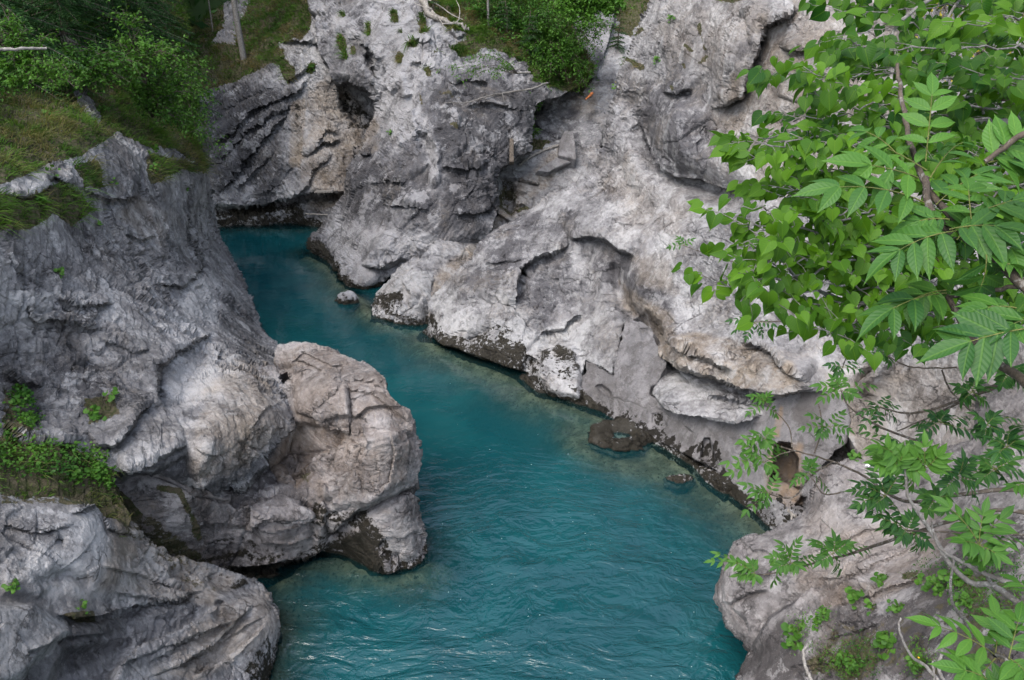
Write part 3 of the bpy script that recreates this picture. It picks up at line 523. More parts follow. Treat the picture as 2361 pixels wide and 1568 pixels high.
# -------- near left rock
FRONT = mass('rock_outcrop', [(-160, 1120), (0, 1128), (60, 1150), (130, 1143), (220, 1160), (245, 1195), (300, 1200), (345, 1255), (420, 1285), (500, 1305), (560, 1328), (600, 1340), (628, 1372), (642, 1430), (640, 1480), (622, 1568), (660, 1620), (660, 1715), (-160, 1715)],
  [(-150, 1150, 12.6), (0, 1140, 13.6), (120, 1155, 14.2), (220, 1170, 14.9), (330, 1250, 16.2), (420, 1295, 17), (600, 1350, 18.2), (632, 1430, 17.5), (618, 1568, 16.7), H(660, 1600, -1), H(660, 1700, -1), (300, 1450, 14.8), (0, 1300, 12.8), (0, 1568, 11.6), (300, 1568, 13.8), (500, 1500, 16.1), (150, 1400, 13.4), (450, 1400, 16.3), (250, 1300, 14.4), (150, 1700, 12), (-150, 1700, 10.4)],
  rockA, sculpt=[B(T1, [(-40,1340),(100,1340),(215,1425),(150,1480),(60,1565),(-40,1600)], -.4, 16), B(T1, [(120,1600),(190,1470),(400,1440),(330,1600)], .45, 24), S(T1, [(300,1568),(400,1478),(560,1405),(640,1350),(660,1330)][::-1], 34, .35, .2), S(T1, [(150,1370),(220,1385),(300,1380),(420,1350),(620,1300)], 22, .25, .3), G(T1, [(160,1150),(195,1165)], 12, .25),
    S(T1, [(200,1080),(290,1050),(320,1120),(430,1150)], 20, .2, .2), B(T1, [(0,1190),(130,1180),(200,1240),(120,1330),(0,1320)], -.15, 20), G(T1, [(100,1290),(190,1250),(280,1290)], 16, .2), G(T1, [(640,1385),(655,1330)], 8, .3), S(T1, [(500,1540),(640,1460),(760,1340)], 24, .2, .15), S(T1, [(560,1568),(700,1480),(790,1400)][::-1], 20, .2, .1), B(T1, [(560,1200),(700,1230),(690,1330),(560,1330),(440,1250)], .25, 30), S(T1, [(440,1520),(560,1440),(680,1400)], 20, .15, .1)] + FRONT_X,
  paint=[('white', T1, [(0,1060),(290,1050),(330,1200),(300,1330),(120,1330),(0,1290)], 24, .7), ('white', T1, [(0,1340),(100,1340),(215,1425),(60,1565),(0,1568)], 14, .8), ('tan', T1, [(340,1080),(560,1200),(700,1260),(640,1350),(300,1300)], 30, .7), ('moss', T1, [(320,1060),(500,1160),(700,1270),(650,1330),(450,1230)], 24, .42), ('moss', T1, [(0,1000),(280,1020),(290,1050),(0,1050)], 8, .6), ('moss', T1, [(170,1370),(280,1360),(290,1400),(220,1400)], 8, .75),
    ('dark', T1, [(190,1380),(640,1330),(400,1450),(170,1568)], 30, .5), ('tan', T1, [(640,1350),(800,1290),(830,1420),(600,1568),(420,1568)], 30, .6), ('white', T1, [(640,1350),(800,1300),(830,1420),(600,1568),(420,1568)], 30, .3), ('black', T1, [(700,1568),(760,1490),(820,1400),(840,1568)], 10, .45), ('smooth', T1, [(190,1450),(640,1350),(560,1568),(150,1568)], 20, .5), ('black', T1, [(640,1250),(800,1280),(700,1300),(640,1300)], 8, .4)],
  seed=67, sil=[([(0, 1128), (60, 1150), (130, 1143), (220, 1160), (245, 1195), (300, 1200)], 0.35), ([(500, 1305), (560, 1328), (600, 1340), (628, 1372), (642, 1430), (640, 1480), (622, 1568)], 0.5)],
  big=0.12, fac=0.15, fine=0.05, strat=0.02, sdir=(0.5, -.3, .8), facs=1.0)
# -------- big right wall
RIGHT_CTRL = [W(990, 782), W(1090, 828), W(1200, 872), W(1240, 905), W(1340, 937), W(1490, 1012), W(1640, 1112), W(1780, 1217), H(960, 830, -1.5), H(1150, 910, -1.5), H(1300, 980, -1.5), H(1460, 1070, -1.5), H(1700, 1250, -1.5),
   (1105, 565, 32.3), (1160, 520, 33), (1250, 470, 33), (1330, 425, 32.5), (1040, 680, 32), (1120, 680, 31), (1200, 640, 31), (1280, 680, 31), (1390, 600, 30), (1350, 500, 31), (1390, 380, 32),
   (1300, 800, 29.3), (1400, 800, 27.5), (1340, 880, 27.6), (1430, 920, 26.5), (1540, 980, 25), (1600, 1000, 24.2), (1700, 1100, 22.7), (1800, 1050, 21.8), (1860, 1150, 21.3),
   (1420, 200, 32), (1500, 100, 30.5), (1450, 350, 30), (1500, 500, 28.6), (1500, 650, 27.5), (1600, 300, 28), (1700, 100, 26.5), (1700, 600, 25), (1600, 800, 25.5), (1800, 880, 22.5), (1900, 700, 22), (1900, 400, 23), (1900, 0, 24), (2000, 950, 20.8), (2150, 1000, 19.3), (2300, 800, 18), (2300, 400, 18.5), (2300, 0, 19), (2150, 200, 20.5), (2500, 600, 16), (2500, 1200, 15.5), (2050, 1200, 19.5), (3150, 300, 12.5), (3150, 1250, 11.5)]
RIGHT = mass('cliff', [(1512, -165), (1492, 0), (1465, 90), (1428, 170), (1398, 270), (1378, 372), (1330, 418), (1245, 467), (1160, 518), (1105, 563), (1090, 600), (1030, 640), (990, 690), (985, 750), (940, 800), (1100, 900), (1200, 930), (1340, 1000), (1500, 1080), (1800, 1300), (2520, 1320), (3190, 1320), (3190, -165)],
  RIGHT_CTRL,
  rockB, sculpt=[S(S1, [(1255,745),(1290,640),(1303,540),(1330,450),(1420,390),(1560,345),(1670,265)], 30, .45, .35), G(S1, [(1325,495),(1345,480)], 10, .8), S(S1, [(1655,270),(1700,240),(1780,230),(1860,250),(1970,340),(2095,385)], 50, .45, .5), G(S1, [(1975,360),(1972,450),(1992,600),(2025,720),(2150,860),(2330,1010)], 26, .75), G(S1, [(1780,300),(1770,420),(1790,560),(1780,700)], 22, .18),
    S(R3, [(590,640),(640,930),(720,1090),(850,1190),(1000,1215),(1200,1290),(1340,1350)], 60, .3, .3), G(R3, [(600,680),(650,940),(740,1100),(870,1200),(1010,1235),(1200,1310),(1340,1360)], 42, .8), S(R3, [(1080,745),(1180,705),(1300,640),(1330,470),(1400,330),(1430,165),(1600,100),(1645,0)], 60, .55, .6), S(R3, [(1560,320),(1680,330),(1760,320),(1870,350)], 26, .3, .35), B(R3, [(380,620),(640,600),(700,720),(520,780)], .35, 26), G(R3, [(520,380),(380,700),(330,900),(240,1180)], 40, -.4), B(R3, [(800,560),(1060,500),(1050,720),(860,760)], .35, 40), S(R3, [(760,620),(850,640),(960,600)], 30, .25, .2),
    S(S3, [(560,0),(640,90),(740,200),(900,300),(1080,340),(1280,440),(1560,465),(1700,425),(1900,445)], 60, .6, .6), B(S3, [(700,60),(1000,60),(1280,130),(1500,180),(1700,400),(1300,430),(1050,330),(800,240)], -.35, 60), G(S3, [(560,-40),(680,100),(780,230),(900,310)], 30, .4), S(S3, [(670,470),(760,560),(860,600),(1040,640),(1240,675),(1350,640),(1470,590)], 50, .55, .6), S(S3, [(1060,470),(1220,500),(1400,545)], 20, .2, .2), S(S3, [(1270,130),(1400,130),(1500,180),(1600,300),(1740,390)], 34, .4, .2), S(S3, [(700,60),(860,140),(1000,200),(1250,330)], 30, .3, .25), S(S3, [(860,260),(1000,330),(1100,350)], 26, .2, .2),
    G(S3, [(1960,200),(2010,100),(2040,0)], 14, .4), B(R3, [(640,560),(1000,480),(1080,740),(1010,1180),(860,1170),(700,1060),(620,850)], -.8, 110), B(R3, [(330,1000),(520,900),(640,1080),(900,1300),(1200,1400),(1100,1568),(500,1568),(300,1300)], .35, 90), B(R3, [(1100,100),(1330,60),(1420,170),(1330,470),(1180,690),(1090,700),(1060,400)], -.6, 80), S(S3, [(2300,200),(2100,380),(2060,470)], 26, .4, .5), B(S3, [(240,240),(420,330),(500,0),(620,0),(740,180),(780,260),(680,470),(860,600),(1240,680),(1500,590),(1700,430),(1900,450),(2060,900),(1760,1300),(1100,1000),(640,700),(380,600),(200,420)], 1.1, 14),
    B(S1, [(1360,420),(1700,300),(1760,560),(1640,800),(1400,800),(1330,620)], -.12, 60), S(S1, [(1440,900),(1600,870),(1730,760)], 20, .2, .2), B(S1, [(1430,1000),(1560,900),(1700,960),(1730,1100),(1740,1370),(1500,1310),(1420,1200)], -.35, 16), G(S1, [(1400,1060),(1340,1180)], 14, .4), S(S1, [(700,880),(760,960),(960,1030),(1200,1110),(1400,1180)], 14, .3, .6), G(S1, [(1150,830),(1100,880),(950,960)], 10, .25),
    B(S1, [(780,500),(900,430),(1150,420),(1250,600),(1150,700),(900,720)], -.25, 40), S(S1, [(1060,430),(1200,420),(1350,400)], 20, -.0, .2)],
  paint=[('black', S1, [(700,740),(800,860),(950,930),(1150,850),(1300,900),(1380,1050),(1440,1080),(1400,1260),(1100,1150),(850,1050),(680,950)], 14, .60), ('black', S1, [(690,900),(850,980),(1100,1090),(1330,1150),(1430,1240),(1300,1300),(650,1000)], 8, .8), ('black', S1, [(1440,1000),(1580,940),(1700,1000),(1720,1150),(1700,1330),(1560,1200),(1430,1220)], 12, .52), ('black', S3, [(200,400),(240,520),(420,640),(300,640),(190,560)], 8, .7), ('black', S3, [(600,680),(1100,950),(1300,1100),(1700,1400),(560,760)], 8, .7),
    ('white', S1, [(700,600),(1200,560),(1300,700),(1400,900),(1760,800),(1720,1350),(1400,1250),(1100,1050),(700,900)], 30, .7), ('tan', R3, [(1080,740),(1400,300),(1640,0),(2400,0),(2400,1300),(1400,1300),(1150,1000)], 80, .75), ('tan', R3, [(640,200),(1000,0),(1500,0),(1100,700),(1000,500)], 60, .4), ('tan', R3, [(330,1250),(520,1000),(700,1250),(1000,1400),(900,1568),(500,1568)], 60, .4), ('tan', S3, [(700,120),(1000,60),(1300,130),(1500,180),(1740,400),(1560,465),(1280,440),(1060,340),(760,260)], 20, 1), ('tan', S1, [(2000,560),(2360,780),(2360,1100),(2180,880),(2020,720)], 16, .8), ('tan', S1, [(2080,380),(2360,380),(2360,640),(2100,560)], 24, .5),
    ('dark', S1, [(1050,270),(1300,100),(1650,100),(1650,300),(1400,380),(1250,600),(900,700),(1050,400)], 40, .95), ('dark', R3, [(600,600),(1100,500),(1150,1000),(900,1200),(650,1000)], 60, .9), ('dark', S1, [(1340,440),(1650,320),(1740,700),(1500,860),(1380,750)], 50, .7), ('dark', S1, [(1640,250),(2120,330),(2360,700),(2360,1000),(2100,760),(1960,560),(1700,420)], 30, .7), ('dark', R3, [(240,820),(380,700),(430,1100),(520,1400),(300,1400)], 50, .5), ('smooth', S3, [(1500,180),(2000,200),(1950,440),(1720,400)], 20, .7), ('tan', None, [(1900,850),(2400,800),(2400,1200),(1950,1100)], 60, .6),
    ('moss', R3, [(1010,170),(1040,330)], -10, .8), ('moss', R3, [(820,400),(870,370)], -9, .7), ('moss', R3, [(1000,430),(1050,380)], -9, .7), ('moss', R3, [(925,310),(970,350)], -8, .7), ('moss', R3, [(910,440),(915,460)], -8, .8), ('moss', R3, [(820,590),(825,600)], -7, .8), ('grass', R3, [(440,500),(500,400),(560,250),(620,200)], -12, .9), ('grass', R3, [(540,410),(610,450)], -12, .9), ('grass', R3, [(1130,-20),(1280,0)], -14, .9), ('grass', R3, [(1780,0),(1800,20)], -8, .9)],
  seed=71, sil=[([(1512, -165), (1492, 0), (1465, 90), (1428, 170), (1398, 270), (1378, 372), (1330, 418), (1245, 467), (1160, 518), (1105, 563), (1090, 600), (1030, 640), (990, 690)], 1.0)],
  big=0.5, fac=0.17, fine=0.045, strat=0.022, sdir=(0.35, -0.35, 0.8), sk=1.4, facs=1.3)
# -------- near right rock
NEAR = mass('rock_outcrop', [(1862, 1162), (1878, 1130), (1905, 1090), (1960, 1062), (2060, 1075), (2240, 1010), (2262, 930), (2290, 890), (2520, 850), (3190, 800), (3190, 1715), (1688, 1715), (1698, 1568), (1735, 1500), (1690, 1468), (1665, 1420), (1656, 1375), (1668, 1300), (1692, 1246), (1722, 1232), (1780, 1221), (1850, 1190)],
  [(1870, 1145, 17.2), (1950, 1085, 16.5), (2060, 1100, 16), (2270, 960, 14.6), (2500, 900, 13), (2100, 1200, 14.8), (2000, 1200, 15.4), (1850, 1220, 16.6), (1700, 1245, 17.2), (1665, 1380, 16.7), (1700, 1480, 16.0), (1750, 1568, 14.8), (1720, 1700, 14.3), (1900, 1400, 14.3), (1850, 1300, 15.7), (2000, 1568, 12.2), (2000, 1400, 13.3), (2200, 1300, 12.6), (2361, 1300, 11.3), (2361, 1568, 9.4), (2250, 1100, 14), (2500, 1200, 11.5), (2200, 1700, 9.8), (3150, 900, 10.8), (3150, 1600, 7.2)],
  rockD, sculpt=[S(S5, [(1350,860),(1150,900),(860,1000),(640,1150),(560,1300),(500,1420)], 46, 0.27, 0.36), S(S5, [(300,1040),(370,1050),(520,970),(640,960)], 24, 0.15, 0.15), S(S5, [(380,1080),(470,1160),(500,1250)], 24, 0.12, 0.18), S(S5, [(420,600),(520,700),(640,700)], 24, 0.12, 0.09), S(S5, [(900,900),(1150,860),(1400,760),(1700,640)], 20, 0.09, 0.06), S(S5, [(1130,1060),(1400,960),(1640,890)], 24, 0.15, 0.12), G(S5, [(1050,1060),(1200,1020),(1300,990)], 14, 0.12), S(S5, [(1300,1100),(1200,1080),(1100,1070)], 18, 0.12, 0.09),
    S(S5, [(850,720),(1100,650),(1300,560),(1600,520)], 24, 0.12, 0.07), B(S5, [(1640,450),(1780,380),(1790,480),(1700,500)], .3, 14), S(S5, [(1000,1300),(1200,1250),(1400,1180)], 20, 0.12, 0.09), S(S5, [(700,1500),(1000,1450),(1500,1400)], 24, 0.09, 0.09), S(S5, [(1650,960),(1900,800),(2100,700)], 24, 0.12, 0.09)],
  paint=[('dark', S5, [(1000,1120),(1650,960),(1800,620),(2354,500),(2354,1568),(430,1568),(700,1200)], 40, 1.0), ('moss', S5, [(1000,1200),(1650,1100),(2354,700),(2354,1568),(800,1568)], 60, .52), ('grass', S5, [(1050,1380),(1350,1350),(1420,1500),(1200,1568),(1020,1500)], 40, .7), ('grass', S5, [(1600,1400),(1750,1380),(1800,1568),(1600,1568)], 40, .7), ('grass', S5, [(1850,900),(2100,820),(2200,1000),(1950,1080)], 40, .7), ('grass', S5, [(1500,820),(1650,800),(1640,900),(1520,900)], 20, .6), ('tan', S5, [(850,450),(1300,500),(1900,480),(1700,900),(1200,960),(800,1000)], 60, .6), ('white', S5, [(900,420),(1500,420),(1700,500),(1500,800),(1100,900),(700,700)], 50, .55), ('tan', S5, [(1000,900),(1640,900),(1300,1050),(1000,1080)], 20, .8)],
  seed=83,  sil=[([(1862, 1162), (1850, 1190), (1780, 1221), (1722, 1232), (1692, 1246), (1668, 1300), (1656, 1375), (1665, 1420), (1690, 1468), (1735, 1500)], 0.7), ([(1735, 1500), (1698, 1568), (1688, 1715)], 0.3), ([(1862, 1162), (1878, 1130), (1905, 1090), (1960, 1062), (2060, 1075), (2240, 1010), (2262, 930), (2290, 890)], 0.5)],
  big=0.2, fac=0.15, fine=0.04, strat=0.015, sdir=(0.55, 0.1, 0.8), facs=0.8)
# -------- boulder at the mouth of the gully
BOULD = mass('boulder', [(862, 700), (872, 670), (900, 640), (925, 610), (950, 598), (985, 606), (995, 640), (990, 700), (985, 760), (930, 790), (850, 760)],
  [W(868, 735), W(930, 748), W(975, 750), H(860, 780, -1.2), H(960, 800, -1.2), (900, 690, 33.9), (940, 650, 34.1), (950, 605, 35.2), (985, 690, 33.6), (985, 620, 35), (880, 670, 35)],
  rockB, sculpt=[S(S1, [(500,540),(580,640),(560,740)], 16, .3, .15), S(S1, [(660,620),(640,700),(560,760),(500,800)], 16, .2, .25), G(S1, [(520,600),(510,700)], 10, .2)], paint=[('white', S1, [(340,640),(500,440),(700,420),(700,800),(340,760)], 20, .7), ('black', S1, [(330,620),(520,600),(540,780),(650,780),(620,860),(320,820)], 12, .5), ('black', S1, [(320,770),(500,820),(640,830),(620,880),(300,840)], 6, .8)],
  seed=91, sil=[([(862, 700), (872, 670), (900, 640), (925, 610), (950, 598), (985, 606), (995, 640), (990, 700), (985, 750)], 0.7)], skirt=1.6,
  big=0.2, fac=0.22, fine=0.06)

# -------- concrete lining along the foot of the right wall
def concrete_material():
    b = NB('weathered_concrete'); tc = b.n('ShaderNodeTexCoord').outputs['Object']
    at = b.n('ShaderNodeAttribute', attribute_name='mask'); sp = b.n('ShaderNodeSeparateColor'); b.l(at.outputs['Color'], sp.inputs[0])
    v = b.mapping(tc, (0, 0, 0), (1, 1, .16))
    c = b.mix(b.ramp(b.noise(v, 1.5, 8, .7), .38, .62), (0.23, 0.222, 0.224), (0.15, 0.145, 0.148))
    c = b.mix(b.math('MULTIPLY', b.ramp(b.noise(tc, 1.6, 10, .74), .47, .58), .75), c, (0.12, 0.112, 0.11))
    c = b.mix(b.math('MULTIPLY', b.ramp(b.noise(tc, 28, 3, .7), .58, .68), .3), c, (0.45, 0.44, 0.43))
    c = b.mix(b.math('MULTIPLY', b.ramp(b.noise(v, 2.6, 8, .7), .52, .6), .6), c, (0.085, 0.08, 0.078))
    c = b.mix(b.math('MULTIPLY', sp.outputs[0], .75), c, (0.10, 0.092, 0.088))
    c = b.mix(b.math('MULTIPLY', sp.outputs[1], b.ramp(b.noise(v, 3, 6, .7), .4, .6, .4, 1.)), c, (0.25, 0.18, 0.12))
    n = b.math('ADD', b.math('MULTIPLY', b.noise(v, 3.0, 8, .7), 1.1), b.math('MULTIPLY', b.noise(tc, 6, 6, .7), .8))
    bl = b.ramp(b.math('ADD', sp.outputs[2], b.math('MULTIPLY', b.math('SUBTRACT', n, .95), 1.6)), .46, .56)
    bl = b.math('MULTIPLY', bl, b.ramp(sp.outputs[2], .02, .12))
    c = b.mix(bl, c, (0.016, 0.014, 0.011))
    nb = b.bump(b.noise(tc, 5, 10, .74), 0.14)
    return b.done(b.principled(c, .8, nb, .25).outputs[0])
RC = [c if len(c) == 3 else (c[0], c[1], TH(c[1], c[3])) for c in RIGHT_CTRL]
rt = tps(RC)
def onright(pts, d): return [(u, v, float(rt(np.array([float(u)]), np.array([float(v)]))[0]) + d) for u, v in pts]
CPOLY = Z(S3, [(236,240),(330,300),(425,345),(440,200),(500,60),(500,-20),(620,-20),(690,80),(745,190),(790,260),(720,400),(670,470),(860,560),(1240,640),(1480,560),(1680,420),(1920,430),(2010,560),(1990,800),(1830,950),(1900,1090),(1790,1180),(1760,1230),(1850,1310),(1650,1400),(1250,1180),(1100,1010),(860,870),(640,720),(380,620),(200,450)])
concrete = mass('retaining_wall', CPOLY, onright(Z(S3, [(236,240),(425,345),(560,-20),(745,190),(670,470),(860,560),(1240,640),(1480,560),(1680,420),(1920,430),(1990,800),(1830,950),(1790,1180),(1650,1400),(1250,1150),(1100,980),(860,850),(640,700),(380,600),(200,430),(1300,850),(1600,900)]), -.05),
  concrete_material(), seed=101, sk=1.0, skirt=1.0, rough=14, big=.10, fac=.06, fine=.03, strat=0.0,
  sculpt=[B(S3, [(1515,800),(1560,785),(1625,795),(1640,850),(1680,900),(1675,960),(1650,1080),(1560,1060),(1480,1060),(1500,950)], 1.5, 5), B(S3, [(305,410),(350,402),(410,450),(415,500),(340,460)], .25, 4), B(S3, [(345,200),(420,190),(430,340),(380,330),(345,280)], .2, 5), B(S3, [(900,670),(930,690),(1000,745),(940,720)], .2, 4), B(S3, [(1035,760),(1080,760),(1120,900),(1100,950),(1010,900)], .3, 5),
    B(S3, [(680,590),(760,590),(800,680),(740,740),(680,660)], .12, 5), S(S3, [(640,740),(900,870),(1100,980),(1300,1120),(1700,1380)], 14, .1, .9), S(S3, [(1500,1060),(1600,1060),(1700,1100)], 12, .2, .3), B(S3, [(1560,20),(600,20),(620,120),(560,120)], .12, 5), B(S3, [(1690,1140),(1740,1160),(1720,1250),(1640,1220)], .5, 6)],
  paint=[('black', S3, [(200,430),(230,430),(260,520),(420,620),(380,640),(190,560)], 6, .7), ('black', S3, [(560,640),(760,700),(900,840),(1050,750),(1130,780),(1200,1000),(1300,1100),(1500,1100),(1800,1300),(1700,1420),(1100,1040),(860,890),(600,740)], 10, .55), ('black', S3, [(680,590),(760,590),(790,690),(700,680)], 6, .5), ('dark', S3, [(1640,560),(1700,430),(1900,440),(1880,560),(1760,700),(1620,640)], 10, 1), ('dark', S3, [(240,240),(425,340),(480,500),(380,600),(200,440)], 14, .35),
    ('tan', S3, [(1560,540),(1580,560),(1550,760),(1490,760)], 6, 1), ('tan', S3, [(1480,780),(1700,800),(1700,1200),(1450,1250)], 14, .8), ('dark', S3, [(1510,790),(1640,790),(1680,900),(1650,1080),(1480,1060)], 5, .8), ('dark', S3, [(1700,600),(1760,900),(1900,900),(1850,600)], 14, .35)])
tag(concrete, 'smooth grey concrete lining with a dark niche at the foot of the right rock wall', 'retaining wall')

# ================================================================ water
def water_material():
    b = NB('turquoise_water'); tc = b.n('ShaderNodeTexCoord').outputs['Object']
    at = b.n('ShaderNodeAttribute', attribute_name='mask'); sp = b.n('ShaderNodeSeparateColor'); b.l(at.outputs['Color'], sp.inputs[0])
    chop, opac = sp.outputs[0], sp.outputs[1]
    # ripples curve across the current: warped, stretched noise at three sizes
    wn = b.n('ShaderNodeTexNoise'); b.l(tc, wn.inputs[0]); wn.inputs['Scale'].default_value = 0.22; wn.inputs['Detail'].default_value = 2
    wv = b.n('ShaderNodeVectorMath', operation='MULTIPLY_ADD'); b.l(wn.outputs['Color'], wv.inputs[0]); wv.inputs[1].default_value = (2.4, 2.4, 0); b.l(tc, wv.inputs[2])
    mp = b.mapping(wv.outputs[0], (0, 0, 0.35), (0.6, 1.2, 1)); mq = b.mapping(wv.outputs[0], (0, 0, -0.25), (0.8, 1.4, 1))
    h = b.math('ADD', b.math('MULTIPLY', b.noise(mp, 0.9, 2, 0.5, 0.4), 1.3), b.math('MULTIPLY', b.noise(mq, 2.3, 3, 0.55, 0.9), 0.55))
    h = b.math('ADD', h, b.math('MULTIPLY', b.noise(mp, 6.5, 3, 0.5, 0.8), 0.10))
    nb = b.bump(b.math('MULTIPLY', h, b.ramp(chop, 0, 1, 0.05, 1.0)), 0.15, 1.0)
    c = b.mix(b.ramp(b.noise(tc, 0.25, 4, 0.6, 1.5), 0.35, 0.65), (0.0036, 0.045, 0.054), (0.0050, 0.059, 0.067))
    p = b.principled(c, 0.015, nb, 0.5); p.inputs['IOR'].default_value = 1.5
    tr = b.n('ShaderNodeBsdfTransparent'); tr.inputs[0].default_value = (0.62, 0.72, 0.66, 1)
    gl = b.n('ShaderNodeBsdfGlossy'); gl.inputs['Roughness'].default_value = 0.06; b.l(nb, gl.inputs['Normal'])
    fr = b.n('ShaderNodeFresnel'); fr.inputs[0].default_value = 1.33; b.l(nb, fr.inputs['Normal'])
    m1 = b.n('ShaderNodeMixShader'); b.l(fr.outputs[0], m1.inputs[0]); b.l(tr.outputs[0], m1.inputs[1]); b.l(gl.outputs[0], m1.inputs[2])
    m2 = b.n('ShaderNodeMixShader'); b.l(opac, m2.inputs[0]); b.l(m1.outputs[0], m2.inputs[1]); b.l(p.outputs[0], m2.inputs[2])
    return b.done(m2.outputs[0])
wx = np.arange(-60, 60.1, 0.25); wy = np.arange(-40, 80.1, 0.25); WX, WY = np.meshgrid(wx, wy)
wp = np.stack([WX, WY, WX * 0], -1)
SHORE = [[(640, 1335), (700, 1292), (775, 1272), (860, 1308), (940, 1314), (983, 1288)], [(642, 1430), (622, 1568), (600, 1700)],
         [(990, 782), (1090, 828), (1200, 872), (1240, 905), (1340, 937), (1490, 1012), (1640, 1112), (1780, 1217)], [(705, 582), (760, 610), (800, 660), (870, 735), (930, 748), (985, 750)], [(510, 520), (740, 520)]]
SREACH = [2.3, 2.3, 3.7, 2.4, 2.4]
SHOAL = [([(1300, 985), (1440, 1030), (1560, 1080), (1640, 1150), (1500, 1120)], 1.5)]
def plan(pts):
    return [tuple(place(u, v, TH(v, 0))[:2]) for u, v in pts]
depth = np.full(WX.shape, 9.0)
for s, rch in zip(SHORE, SREACH):
    d, _, _ = seg_dist(WX, WY, plan(s)); depth = np.minimum(depth, 0.12 + d * 1.7 / rch)
sh = plan([(1275, 965), (1420, 940), (1560, 1040), (1720, 1150), (1640, 1170), (1500, 1120), (1380, 1085), (1290, 1035)])
Ish = inside(np.array(sh), wx, wy); dsh, _, _ = seg_dist(WX, WY, sh + [sh[0]]); sds = np.where(Ish, dsh, -dsh)
depth = np.minimum(depth, 1.5 - 1.15 * smooth(-1.2, 0.7, sds) + 5 * smooth(-1.0, -2.5, sds))
depth += 0.35 * fbm(wp / 1.3, 4, 3) * np.clip(depth, 0, 1)
depth += 0.5 * smooth(0.6, 2.0, depth) * 3; depth = np.clip(depth, 0.05, 5)
opac = 1 - np.exp(-np.clip(depth - 0.05, 0, 9) * 1.35)
uu_, vv_, tt_ = project(wp)
dcam = np.hypot(WX, WY)
chop = np.clip(1.0 - 0.9 * smooth(13, 24, dcam), 0.07, 1) * smooth(9, 3, WX - (WY - 12) * .1)
wm = np.zeros(WX.shape + (4,)); wm[..., 0] = chop; wm[..., 1] = opac; wm[..., 3] = 1
ii = np.arange(WX.size).reshape(WX.shape)
WF = np.stack([ii[:-1, :-1], ii[:-1, 1:], ii[1:, 1:], ii[1:, :-1]], -1).reshape(-1, 4)
water = mesh_obj('water', wp.reshape(-1, 3), WF, water_material(), cols={'mask': wm.reshape(-1, 4)})
tag(water, 'turquoise river water rippling through the gorge', 'water', kind='structure')
def bed_material():
    b = NB('river_bed'); tc = b.n('ShaderNodeTexCoord').outputs['Object']
    c = b.mix(b.ramp(b.noise(tc, 1.6, 6, 0.7, 0.4), 0.4, 0.62), (0.18, 0.15, 0.10), (0.38, 0.34, 0.26))
    c = b.mix(b.ramp(b.noise(tc, 9, 5, 0.7), 0.5, 0.7), c, (0.04, 0.035, 0.025))
    return b.done(b.principled(c, 0.9, b.bump(b.noise(tc, 5, 6, 0.65), 0.1), 0.1).outputs[0])
fr = np.random.RandomState(8); FV, FF = [], []
for k in range(230):
    u_, v_ = fr.uniform(520, 1750), 530 + 1040 * fr.rand(); c_ = place(u_, v_, TH(v_, 0.012))
    ix, iy = np.searchsorted(wx, c_[0]) - 1, np.searchsorted(wy, c_[1]) - 1
    if depth[iy, ix] < 1.3: continue
    r_ = fr.uniform(.004, .010) * (1 + c_[1] / 30); n_ = 6; b0 = len(FV); a_ = fr.rand() * 6
    for q_ in range(n_): FV.append((c_[0] + math.cos(a_ + q_ * 1.047) * r_ * fr.uniform(.6, 1.5), c_[1] + math.sin(a_ + q_ * 1.047) * r_ * fr.uniform(.6, 1.3), .012))
    FF += [[b0, b0 + 1, b0 + 2, b0 + 3], [b0, b0 + 3, b0 + 4, b0 + 5]]
b_ = NB('foam_flecks'); foam = mesh_obj('foam', FV, FF, b_.done(b_.principled((.25, .36, .36), .7).outputs[0]))
tag(foam, 'tiny white foam flecks drifting on the turquoise river', 'foam', kind='stuff')
bp = wp.copy(); bp[..., 2] = -depth - 0.04
bed = mesh_obj('riverbed', bp.reshape(-1, 3), WF, bed_material()); tag(bed, 'brown river bed under the clear shallows', 'river bed', kind='structure')

# -------- bank under the trees beside the camera (outside the picture, joins the near right rock)
gx = np.arange(3.6, 20, .12); gy = np.arange(-8, 6.7, .12); GX, GY = np.meshgrid(gx, gy)
gp = np.stack([GX, GY, GX * 0], -1)
GZ = 6.15 + .28 * (GX - 6) * (GX > 6) + fbm(gp / 2.5, 4, 88) * .5 - 7 * smooth(5.4, 3.6, GX) - .35 * smooth(5.5, 6.7, GY)
gp[..., 2] = GZ; gi = np.arange(GX.size).reshape(GX.shape)
gm = np.zeros(GX.shape + (4,)); gm[..., 3] = .5; gm[..., 0] = .6
bank = mesh_obj('ground', gp.reshape(-1, 3), np.stack([gi[:-1, :-1], gi[:-1, 1:], gi[1:, 1:], gi[1:, :-1]], -1).reshape(-1, 4), rockD, cols={'mask': gm.reshape(-1, 4), 'mask2': gm.reshape(-1, 4) * 0})
tag(bank, 'rocky bank under the overhanging trees', 'ground', kind='structure')
